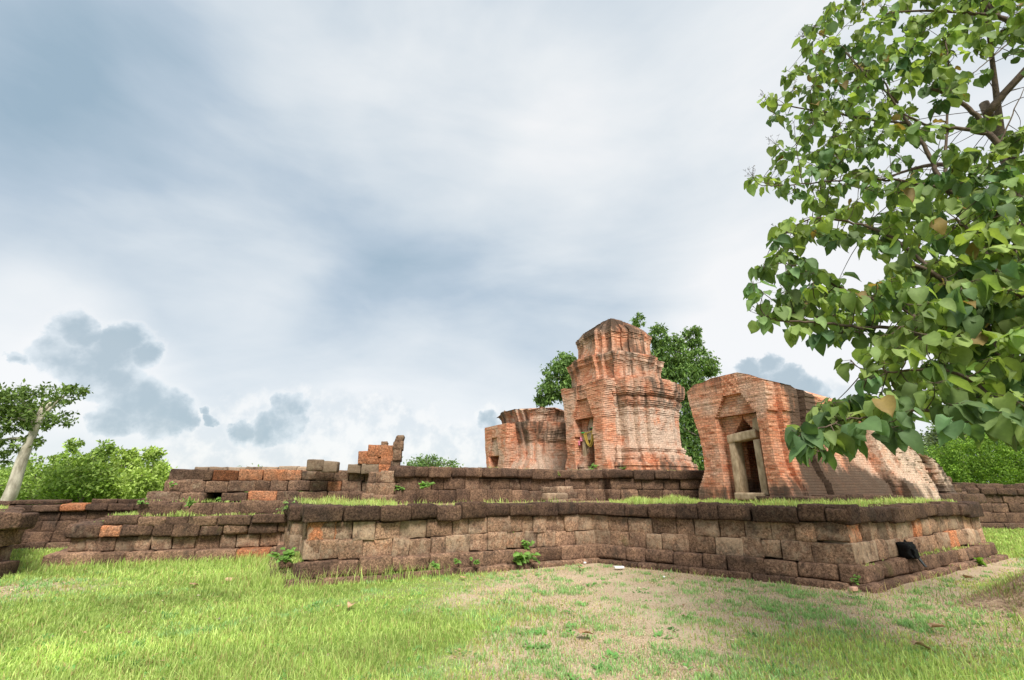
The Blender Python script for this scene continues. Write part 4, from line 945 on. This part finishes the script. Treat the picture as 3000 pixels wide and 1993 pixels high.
for i,(pts,ra,rb) in enumerate(LIMBS):
    w3=[at(px,py,Y=leafdepth(px,py)+d) for px,py,d in pts]
    if pts[0][0]>=3030:
        q=w3[0]; tz=max(1.4,min(7,q.z-.6*(7.3-q.x)*.5)); w3=[Vector((7.2,5.6,tz))]+w3
    cp=curve_pts(w3,6,.006); n=len(cp); tube(mb,cp,[ra+(rb-ra)*j/(n-1) for j in range(n)],7)
    skel+=[(p,ra+(rb-ra)*j/(n-1)) for j,p in enumerate(cp)]
SKP=np.array([p[0] for p in skel])
CROWN=[(2460,-10),(2400,40),(2335,90),(2320,165),(2300,200),(2312,255),(2205,300),(2235,345),(2300,385),(2262,420),(2245,490),(2172,505),(2180,558),(2245,550),(2290,590),(2352,612),(2270,650),(2258,730),(2200,830),(2230,880),(2262,915),(2205,930),(2215,965),(2265,955),(2300,925),(2330,980),(2400,990),(2480,975),(2540,985),(2540,1040),(2480,1055),(2470,1080),(2520,1120),(2500,1170),(2400,1170),(2395,1225),(2340,1240),(2345,1290),(2400,1260),(2440,1262),(2500,1240),(2600,1275),(2680,1255),(2680,1240),(2665,1200),(2780,1195),(2790,1270),(2870,1215),(2960,1235),(3000,1265),(3120,1280),(3120,-60),(2460,-60)]
HOLES=[[(2345,712),(2560,748),(2570,775),(2530,800),(2500,835),(2470,800),(2400,770)],[(2570,470),(2600,430),(2690,405),(2740,440),(2765,480),(2700,495),(2600,500)],[(2755,330),(2800,310),(2850,330),(2900,400),(2880,420),(2780,400)],[(2800,160),(2860,175),(2930,120),(3060,110),(3060,320),(2930,340),(2850,300),(2860,230),(2810,215)],[(2660,290),(2700,270),(2740,330),(2700,350)],[(2670,1195),(2770,1195),(2765,1280),(2680,1260)]]
rs=np.random.RandomState(88); r=random.Random(88)
SKIMG=None
def okpx(px,py):
    a=inpoly(px,py,CROWN)
    for h_ in HOLES:
        for ox,oy in ((0,0),(26,0),(-26,0),(0,22),(0,-30)): a&=~inpoly(px+ox,py+oy,h_)
    return a
nx=rs.uniform(2170,3120,5200); ny=rs.uniform(-60,1330,5200); k=okpx(nx,ny); nx,ny=nx[k],ny[k]
# poisson-ish thinning
sel=[]
for a,b in zip(nx,ny):
    dmin=41 if b<900 else 46
    if all((a-c)**2+(b-d)**2>dmin*dmin for c,d in sel): sel.append((a,b))
skc=lambda q:float(((SKP-np.array(at(q[0],q[1],Y=leafdepth(*q))))**2).sum(1).min())
sel.sort(key=skc)
sel+=[(2358,1292),(2372,1262),(2400,1240),(2425,1205),(2385,1312),(2445,1232),(2465,1280),(2350,1270),(2410,1275),(2440,1180),(2410,1190)]
LP=[];LD=[];LN=[];LS=[];LCc=[];PET=[]
tips=[]
for layer in range(4):
    for (a,b) in sel:
        if layer and r.random()<.2: continue
        if layer: a+=r.gauss(0,25); b+=r.gauss(0,25)
        if layer and not okpx(np.array([a]),np.array([b]))[0]: continue
        Y=leafdepth(a,b)+(r.uniform(-.45,.1) if layer==0 else r.uniform(.05,.8))
        c=at(a,b,Y=Y); j=int(np.argmin(((SKP-np.array(c))**2).sum(1))); s=Vector(SKP[j])
        if (s-c).length>.30 and tips:
            TA=np.array(tips[-900:]); dd_=((TA-np.array(c))**2).sum(1)+ .25*((TA-np.array(s))**2).sum(1); jj=int(np.argmin(dd_)); s2=Vector(TA[jj])
            if (s2-c).length<(s-c).length*.8: s=s2
        m_=s.lerp(c,.5)+Vector((r.gauss(0,.03),r.gauss(0,.03),-.02-r.random()*.04+(c-s).length*.12))
        cp=curve_pts([s,m_,c],4); tube(mb,cp,[.0055-.0004*i for i in range(len(cp))],4)
        tips.append(c)
        tone=r.uniform(.7,1.35); yel=r.random()
        for q in range(r.randint(5,9) if layer==0 else r.randint(3,7)):
            tpos=cp[-1-r.randint(0,2)] if r.random()<.6 else cp[-1]
            ang=r.uniform(0,6.28); out=Vector((math.cos(ang),math.sin(ang),r.uniform(-.5,.45))).normalized()
            st=tpos+out*r.uniform(.02,.08); 
            LP.append(st); PET.append((tpos,st)); 
            dd=(out*.55+Vector((r.gauss(0,.2),r.gauss(0,.2),-.75+r.gauss(0,.3)))).normalized(); LD.append(dd)
            nn=(out*.7+Vector((r.gauss(0,.35),r.gauss(0,.35),.75))).normalized(); LN.append(nn)
            sz=(.07+.125*r.random()**1.2)*(.92 if a<2600 else 1)*(1.12 if a>2750 else 1); LS.append(sz)
            base=np.array([.075,.14,.062])*(1-yel)+np.array([.23,.30,.085])*yel
            LCc.append(base*tone*r.uniform(.7,1.35) if r.random()>.015 else np.array([.24,.17,.06])*r.uniform(.7,1.2))
# the part of the crown beyond the right edge of the picture
for (q0,q1,q2) in [((7.4,5.7,4.2),(8.4,6.4,5.4),(9.6,7.2,6.0)),((7.4,5.7,5.0),(8.6,5.0,6.2),(9.8,4.4,6.8)),((7.5,5.8,6.0),(7.7,7.0,7.2),(7.9,8.4,7.9)),((7.5,5.8,6.6),(7.6,5.6,8.0),(7.2,5.0,9.2)),((7.4,5.7,3.4),(8.6,5.6,4.0),(9.8,5.4,4.2))]:
    cp=curve_pts([q0,q1,q2],6); tube(mb,cp,[.06-.004*i for i in range(len(cp))],6)
    for q in range(26):
        c=cp[r.randint(3,len(cp)-1)]+Vector((r.gauss(.1,.5),r.gauss(0,.5),r.gauss(0,.45))); s_=min(cp,key=lambda k_:(k_-c).length); tube(mb,curve_pts([s_,s_.lerp(c,.5)+Vector((0,0,.05)),c],3),[.006]*7,4)
        for k_ in range(6):
            ang=r.uniform(0,6.28); out=Vector((math.cos(ang),math.sin(ang),r.uniform(-.5,.45))).normalized(); st=c+out*r.uniform(.02,.12); LP.append(st); PET.append((c,st))
            LD.append((out*.55+Vector((r.gauss(0,.2),r.gauss(0,.2),-.7))).normalized()); LN.append((out*.7+Vector((0,0,.75))).normalized()); LS.append(r.uniform(.12,.2)); LCc.append(np.array([.09,.15,.045])*r.uniform(.6,1.5))
for (a,b) in PET: tube(mb,[a,b],[.0028,.0022],3)
mb.build('branches',M['twig'],OT,True)
# heart shaped, slightly cupped, folded leaf: 2 x 5 strip each side of the midrib
prof_t=np.array([0,.10,.28,.50,.72,.90,1.0]); prof_w=np.array([.0,.34,.47,.44,.30,.12,0.0])
def big_leaves(mb,P,D,Nn,Sz,C,rs):
    P=np.array(P);D=np.array(D);Nn=np.array(Nn);Sz=np.array(Sz);C=np.array(C); n=len(P)
    d,s,u=frames(D,Nn); m_=len(prof_t); V=np.zeros((n,m_*3,3)); cols=np.zeros((n,m_*3,3))
    curl=rs.uniform(-.15,.6,n); fold=rs.uniform(.05,.6,n); wavy=rs.uniform(0,.09,n); ph=rs.uniform(0,6,n); asp=rs.uniform(.72,1.1,n)
    for i,(t_,w_) in enumerate(zip(prof_t,prof_w)):
        mid=P+d*(Sz*t_)[:,None]-u*(Sz*curl*t_*t_)[:,None]
        back=-.10 if i==1 else 0
        e=(Sz*w_*asp)[:,None]
        lift=(Sz*w_*fold)[:,None]+(Sz*wavy*np.sin(ph+i*2.1))[:,None]
        V[:,i*3]=mid-s*e*np.cos(fold)[:,None]+u*lift+d*(Sz*back)[:,None]; V[:,i*3+1]=mid; V[:,i*3+2]=mid+s*e*np.cos(fold)[:,None]+u*lift+d*(Sz*back)[:,None]
        cols[:,i*3]=C; cols[:,i*3+1]=C*1.25; cols[:,i*3+2]=C
    f=[]
    for i in range(m_-1):
        for j in (0,1): f.append([i*3+j,i*3+j+1,(i+1)*3+j+1,(i+1)*3+j])
    f=np.array(f); F_=(f[None]+(np.arange(n)*m_*3)[:,None,None]).reshape(-1,4)
    mb.add(V.reshape(-1,3),F_,cols.reshape(-1,3))
mb=MB(); big_leaves(mb,LP,LD,LN,LS,LCc,rs); mb.build('crown',M['leaf'],OT,True)
# bare flower sprays at the twig ends
mb=MB()
for (px,py) in [(2195,500),(2290,125),(2345,100),(2225,300),(2240,610),(2250,690),(2210,905),(2180,495),(2345,1275),(2280,260),(2245,400),(2262,850)]:
    c0_=at(px,py+20,Y=leafdepth(px,py)-.1); c=min(tips,key=lambda q:(q-c0_).length)
    for q in range(7):
        e=c+Vector((r.gauss(-.03,.05),r.gauss(0,.05),r.uniform(.04,.11))); tube(mb,[c,c.lerp(e,.5)+Vector((0,0,.01)),e],[.002,.0015,.001],3)
        for w_ in range(3):
            e2_=e+Vector((r.gauss(0,.015),r.gauss(0,.015),r.uniform(0,.03))); tube(mb,[e,e2_],[.001,.003],3)
mb.build('flower_sprays',M['twig'],OT)

# ------------------------------------------------------------------ small things
def weed(px,py,Y,size,n,label,leaf=.06,up=.6,name='weed_plant',colr=(.15,.27,.06),z=None):
    p=at(px,py,Y=Y) if z is None else at(px,py,z=z); o=empty(name,tuple(p),label,'weed'); mb=MB(); P_=[];D_=[];N_=[];S_=[];C_=[]
    for i in range(n):
        a=r.uniform(0,6.28); e=p+Vector((math.cos(a)*size*r.uniform(.2,.9),math.sin(a)*size*.6*r.uniform(.2,.9)-size*.2,size*up*r.uniform(.3,1.3)-size*.1)); cp=curve_pts([p,p.lerp(e,.5)+Vector((0,0,size*.15)),e],3); tube(mb,cp,[.005,.004,.004,.003,.003,.002,.002],4)
        for q in range(4):
            s_=cp[r.randint(2,6)]; P_.append(s_); D_.append(Vector((r.gauss(0,1),r.gauss(-.3,1),r.gauss(.0,.5))).normalized()); N_.append(Vector((r.gauss(0,.5),-.6,1)).normalized()); S_.append(leaf*r.uniform(.7,1.3)); C_.append(np.array(colr)*r.uniform(.7,1.3))
    mb.build('stem',M['twig'],o); mb=MB(); big_leaves(mb,P_,D_,N_,S_,C_,np.random.RandomState(3)); mb.build('leaves',M['leaf'],o,True)
weed(1535,1650,10.55,.34,16,'leafy creeper with round leaves spilling over the plinth near the inner corner',.11,.55)
weed(1545,1610,10.7,.16,7,'upper shoot of the leafy creeper leaning on the wall courses',.08,1.0,)
weed(1490,1575,10.75,.12,7,'narrow weed growing from a joint high on the front wall',.05,1.2)
weed(1245,1430,12.2,.22,14,'bright green plant rooted in the face of the upper terrace',.09,.5)
weed(1280,1665,9.5,.12,6,'small weed on the plinth with two stacked leaf whorls',.07,1.0)
weed(1390,1655,10.0,.12,6,'small weed sprig on the footing midway to the creeper',.06,.8)
weed(1340,1650,9.8,.07,4,'tiny weed sprig left of the midway footing sprig',.05,.8)
weed(2510,1715,7.7,.12,7,'pale weed sprig at the near right terrace corner',.04,1.0)
weed(2385,1420,12.6,.16,7,'dark weed against the stained foot of the right sanctuary',.06,1.0)
weed(2525,1425,14.5,.2,8,'leafy weed at the sanctuary foot under the hanging branch',.09,.8)
weed(2600,1425,15.5,.2,7,'small weed at the foot of the pale collapsed brickwork',.08,.7)
weed(415,1480,11.3,.14,7,'weed on the left end of the library base steps',.06,.8)
weed(555,1490,11.2,.2,14,'tall weed clump on the library steps',.05,1.0)
weed(640,1470,11.5,.12,6,'little weed on the library wall foot in the middle',.05,.8)
weed(505,1430,11.7,.10,5,'weed sprig on the library wall near its left end',.05,1.2)
weed(835,1655,9.3,.3,16,'weedy clump between the low platform and the near terrace corner',.09,.8)
weed(840,1500,10.6,.25,10,'pale leafy weed leaning on the corner of the near terrace',.06,.8,colr=(.2,.3,.1))
weed(1735,1385,17.2,.3,10,'weed tuft before the right foot of the tallest tower',.08,.9)
weed(1830,1380,17.5,.28,10,'weeds on the coping below the tallest tower',.06,.6)
weed(2875,1660,6.9,.12,4,'single broad green leaf plant by the earth mound',.11,1.2,colr=(.14,.26,.03),z=0)
weed(1640,1400,14.7,.16,5,'dry weed in the niche of the upper terrace',.05,1.0,colr=(.25,.3,.08))
weed(1175,1440,12.3,.18,6,'weed on the left corner of the upper terrace',.07,.8)

# garland
M['yellow']=simple('marigold',(.42,.27,.05),(.62,.44,.10),60,use=True); M['pink']=simple('pink_ribbon',(.62,.16,.26),(.78,.30,.38),30); M['greencloth']=simple('green_ribbon',(.05,.3,.08),(.1,.45,.12),30)
GA=empty('garland',tuple(loc(OCT,AC,1.2,.2,3.75)),'yellow flower garlands with pink tassels hung over the tallest tower door','garland')
mb=MB(); g0=loc(OCT,AC,.78,.22,3.68); g1=loc(OCT,AC,1.64,.22,3.80); 
def gar(a,b,sag,rr_=.018):
    cp=[a.lerp(b,i/12)+Vector((0,0,-sag*4*(i/12)*(1-i/12))) for i in range(13)]; tube(mb,cp,[rr_*(1+.3*(i%2)) for i in range(13)],6)
for (a,b,s_) in ((.15,.85,.55),(.3,.75,.52),(.2,.95,.60),(.0,1,.04)): gar(g0.lerp(g1,a),g0.lerp(g1,b),s_)
mb.build('flower_strings',M['yellow'],GA)
for (u,z0,z1) in ((1.60,3.78,3.30),(.74,3.55,3.40),(.62,3.42,3.25)):
    mb=MB(); a=loc(OCT,AC,u,.2,z0); b=loc(OCT,AC,u+.02,.2,z1); tube(mb,[a,a.lerp(b,.3),a.lerp(b,.8),b],[.03,.045,.03,.06],6); mb.build('tassel',M['pink'],GA)
mb=MB(); tube(mb,[loc(OCT,AC,.80,.2,3.72),loc(OCT,AC,.95,.2,3.72)],[.03,.03],5); mb.build('green_ribbon',M['greencloth'],GA); mb=MB(); tube(mb,[loc(OCT,AC,1.42,.2,3.86),loc(OCT,AC,1.55,.2,3.84)],[.03,.03],5); mb.build('green_ribbon',M['greencloth'],GA)

# black bag leaning on the terrace ledge
M['black']=simple('black_nylon',(.004,.004,.005),(.012,.013,.014),18,.85,bstr=1,bdist=.03,spec=.15); M['strap']=simple('grey_webbing',(.03,.035,.04),(.09,.10,.11),60,.7)
e5=(RFw-RCw).normalized(); n5=Vector((e5.y,-e5.x))
def on_side(px,py,d):
    """point on the vertical plane d outside the wall face, hit by the ray"""
    P0=RCw+n5*d; o=Vector((0,0,EYE)); dr=ray(px,py); det=dr.x*(-e5.y)+e5.x*dr.y; k=(P0.x*(-e5.y)+e5.x*P0.y)/det; return o+dr*k
BAGp=on_side(2665,1652,.14)
BG_=empty('camera_bag',tuple(BAGp),'small black bag slumped on the plinth ledge against the right terrace wall','bag')
import bmesh
def lump(name,c,dims,mat,parent,seed,rot=0):
    bm=bmesh.new(); bmesh.ops.create_icosphere(bm,subdivisions=3,radius=1)
    for v in bm.verts:
        p=v.co; q=Vector([math.copysign(abs(x)**.6,x) for x in p]); q*=1/max(1,q.length*.72); k=1+.25*mnoise.noise(p*1.5+Vector((seed,0,0)))+.13*mnoise.noise(p*4)
        v.co=Vector((q.x*dims[0],q.y*dims[1],q.z*dims[2]*(1-.28*q.x)))*k
    me=bpy.data.meshes.new(name); bm.to_mesh(me); bm.free(); me.materials.append(mat); me.polygons.foreach_set('use_smooth',np.ones(len(me.polygons),bool))
    a=me.color_attributes.new('tint','FLOAT_COLOR','POINT')
    o=bpy.data.objects.new(name,me); col.objects.link(o); o.parent=parent; o.location=Vector(c)-parent_world(parent); o.rotation_euler=(0,rot,math.atan2(e5.y,e5.x)); return o
bc_=on_side(2664,1632,.13); bc_=Vector((bc_.x,bc_.y,.475))
mb=MB(); block(mb,bc_,e5,-n5,.15,.085,.125,(1,1,1),.06,.03,-.35,3); mb.build('bag_body',M['black'],BG_,True)
mb=MB(); block(mb,bc_+Vector((n5.x,n5.y,0))*.085+Vector((e5.x,e5.y,0))*.03+Vector((0,0,-.03)),e5,-n5,.10,.035,.075,(1,1,1),.03,.02,-.3,7); mb.build('front_pocket',M['black'],BG_,True)
mb=MB(); block(mb,bc_+Vector((0,0,.115))+Vector((e5.x,e5.y,0))*-.03,e5,-n5,.13,.09,.03,(1,1,1),.025,.02,-.35,9); mb.build('flap',M['black'],BG_,True)
mb=MB(); ev=Vector((e5.x,e5.y,0)); nv=Vector((n5.x,n5.y,0)); tube(mb,[bc_+ev*-.13+Vector((0,0,.12)),bc_+ev*-.03+Vector((0,0,.19)),bc_+ev*.09+Vector((0,0,.12))],[.012,.014,.012],6); mb.build('handle',M['black'],BG_,True)
mb=MB(); q=[bc_+ev*.09+nv*.06+Vector((0,0,-.04)),bc_+ev*.17+nv*.08+Vector((0,0,-.13)),bc_+ev*.24+nv*.13+Vector((0,0,-.27))]
fl_=curve_pts(q,4); V=[];
for i,p in enumerate(fl_):
    for s_ in (-1,1):
        for z_ in (-.006,.006): V.append(tuple(p+Vector((e5.x,e5.y,0))*(.045*s_*(1-.04*i))+Vector((n5.x,n5.y,0))*z_*2))
n=len(fl_); f=[]
for i in range(n-1):
    b_=i*4; f+=[(b_,b_+4,b_+6,b_+2),(b_+1,b_+3,b_+7,b_+5),(b_,b_+1,b_+5,b_+4),(b_+2,b_+6,b_+7,b_+3)]
f+=[(0,2,3,1),((n-1)*4,(n-1)*4+1,(n-1)*4+3,(n-1)*4+2)]
mb.add(V,f); mb.build('strap',M['strap'],BG_)
# litter and fallen leaves
M['foam']=simple('white_foam',(.75,.76,.76),(.85,.85,.85),20,.6)
def chip(name,px,py,wx,wy,h,mat,label,cat,rz=0,group=None):
    p=at(px,py,z=0.03); mb=MB(); e=Vector((math.cos(rz),math.sin(rz))); block(mb,(p.x,p.y,.035+h/2),e,Vector((-e.y,e.x)),wx/2,wy/2,h/2,(1,1,1),.012,.004,0,3)
    return tag(mb.build(name,mat,None,True,origin=(p.x,p.y,.03)),label,cat,group)
chip('foam_tray',1814,1666,.19,.11,.035,M['foam'],'white foam tray lying on the ground before the inner corner','litter',.1)
chip('paper_scrap',1714,1652,.05,.04,.03,M['foam'],'small white paper scrap left of the foam tray','litter',.5)
chip('paper_scrap',1946,1693,.04,.03,.02,M['foam'],'tiny white scrap on bare earth right of the foam tray','litter',.9)
M['terracotta']=simple('brick_fragment',(.5,.28,.2),(.7,.45,.33),20)
chip('brick_fragment',2503,1733,.11,.07,.06,M['terracotta'],'pink brick chip at the foot of the near right terrace corner','stone',.3)
chip('brick_fragment',675,1703,.16,.08,.05,M['terracotta'],'buff stone fragment lying in the lawn before the low platform','stone',.2)
M['dryleaf']=simple('dry_leaf',(.30,.17,.08),(.52,.36,.22),20)
for i,(px,py,lb) in enumerate([(1705,1672,'curled tan leaf left of the foam tray'),(1030,1780,'tan leaf on the lawn left of the bare patch'),(1350,1695,'pale dry leaf near the footing below the creeper'),(1700,1868,'dry leaf at the lower right of the bare patch'),(2680,1900,'brown dry leaf in the grass at lower right'),(2730,1850,'curled brown leaf in the grass towards the mound'),(555,1720,'small tan leaf in the lush lawn'),(2830,1700,'dark dry leaf between terrace and mound')]):
    p=at(px,py,z=.03); mb=MB(); a=r.uniform(0,6.28); big_leaves(mb,[p+Vector((0,0,.02))],[Vector((math.cos(a),math.sin(a),.1))],[Vector((.2,.1,1))],[.16],[(1,1,1)],np.random.RandomState(i))
    mb.v[0][:,2]+=.02
    mm=mb.build('fallen_leaf',M['dryleaf'],None,True,origin=tuple(p)); md=mm.modifiers.new('thick','SOLIDIFY'); md.thickness=.002; tag(mm,lb,'leaf','fallen leaves on the ground')
# earth mound
mp_=at(3075,1785,z=0); gx,gy=np.meshgrid(np.linspace(-1.3,1.3,60),np.linspace(-1.1,1.1,50)); d=np.hypot(gx/1.0,gy/.85)
pz=.46*np.exp(-(d*1.5)**2)*1.0-.04; p=np.stack([gx.ravel()+mp_.x,gy.ravel()+mp_.y,pz.ravel()],1); p[:,2]+=vn(p,31,4)*.06*np.clip(1.1-d.ravel(),0,1)+vn(p,33,12)*.022+vn(p,35,25)*.012
i=(np.arange(49)[:,None]*60+np.arange(59)[None]).ravel(); mb=MB(); mb.add(p,np.stack([i,i+1,i+61,i+60],1),(.2,.2,.2))
M['mound']=simple('mound_earth',(.17,.105,.07),(.50,.36,.24),25,bstr=1,bdist=.03)
tag(mb.build('earth_mound',M['mound'],None,True,origin=(mp_.x,mp_.y,0)),'low mound of bare brown earth and dead stalks at the lower right edge','mound')
mb=MB(); n=2600; x=mp_.x+rs1.normal(0,.5,n); y=mp_.y+rs1.normal(0,.42,n); dd=np.hypot((x-mp_.x)/1.0,(y-mp_.y)/.85); z=np.maximum(0,.46*np.exp(-(dd*1.5)**2)-.05)
cl=np.where((rs1.uniform(0,1,n)<.6)[:,None],np.array([[.42,.31,.20]]),np.array([[.30,.42,.12]]))*rs1.uniform(.6,1.3,(n,1)); addblades(mb,x,y,z-.02,rs1.uniform(.03,.16,n),np.full(n,.011),cl,lean=.7,rs=rs1)
tag(mb.build('dead_grass',M['grass']),'dead stalks and weeds sprouting from the earth mound','grass',kind='stuff')
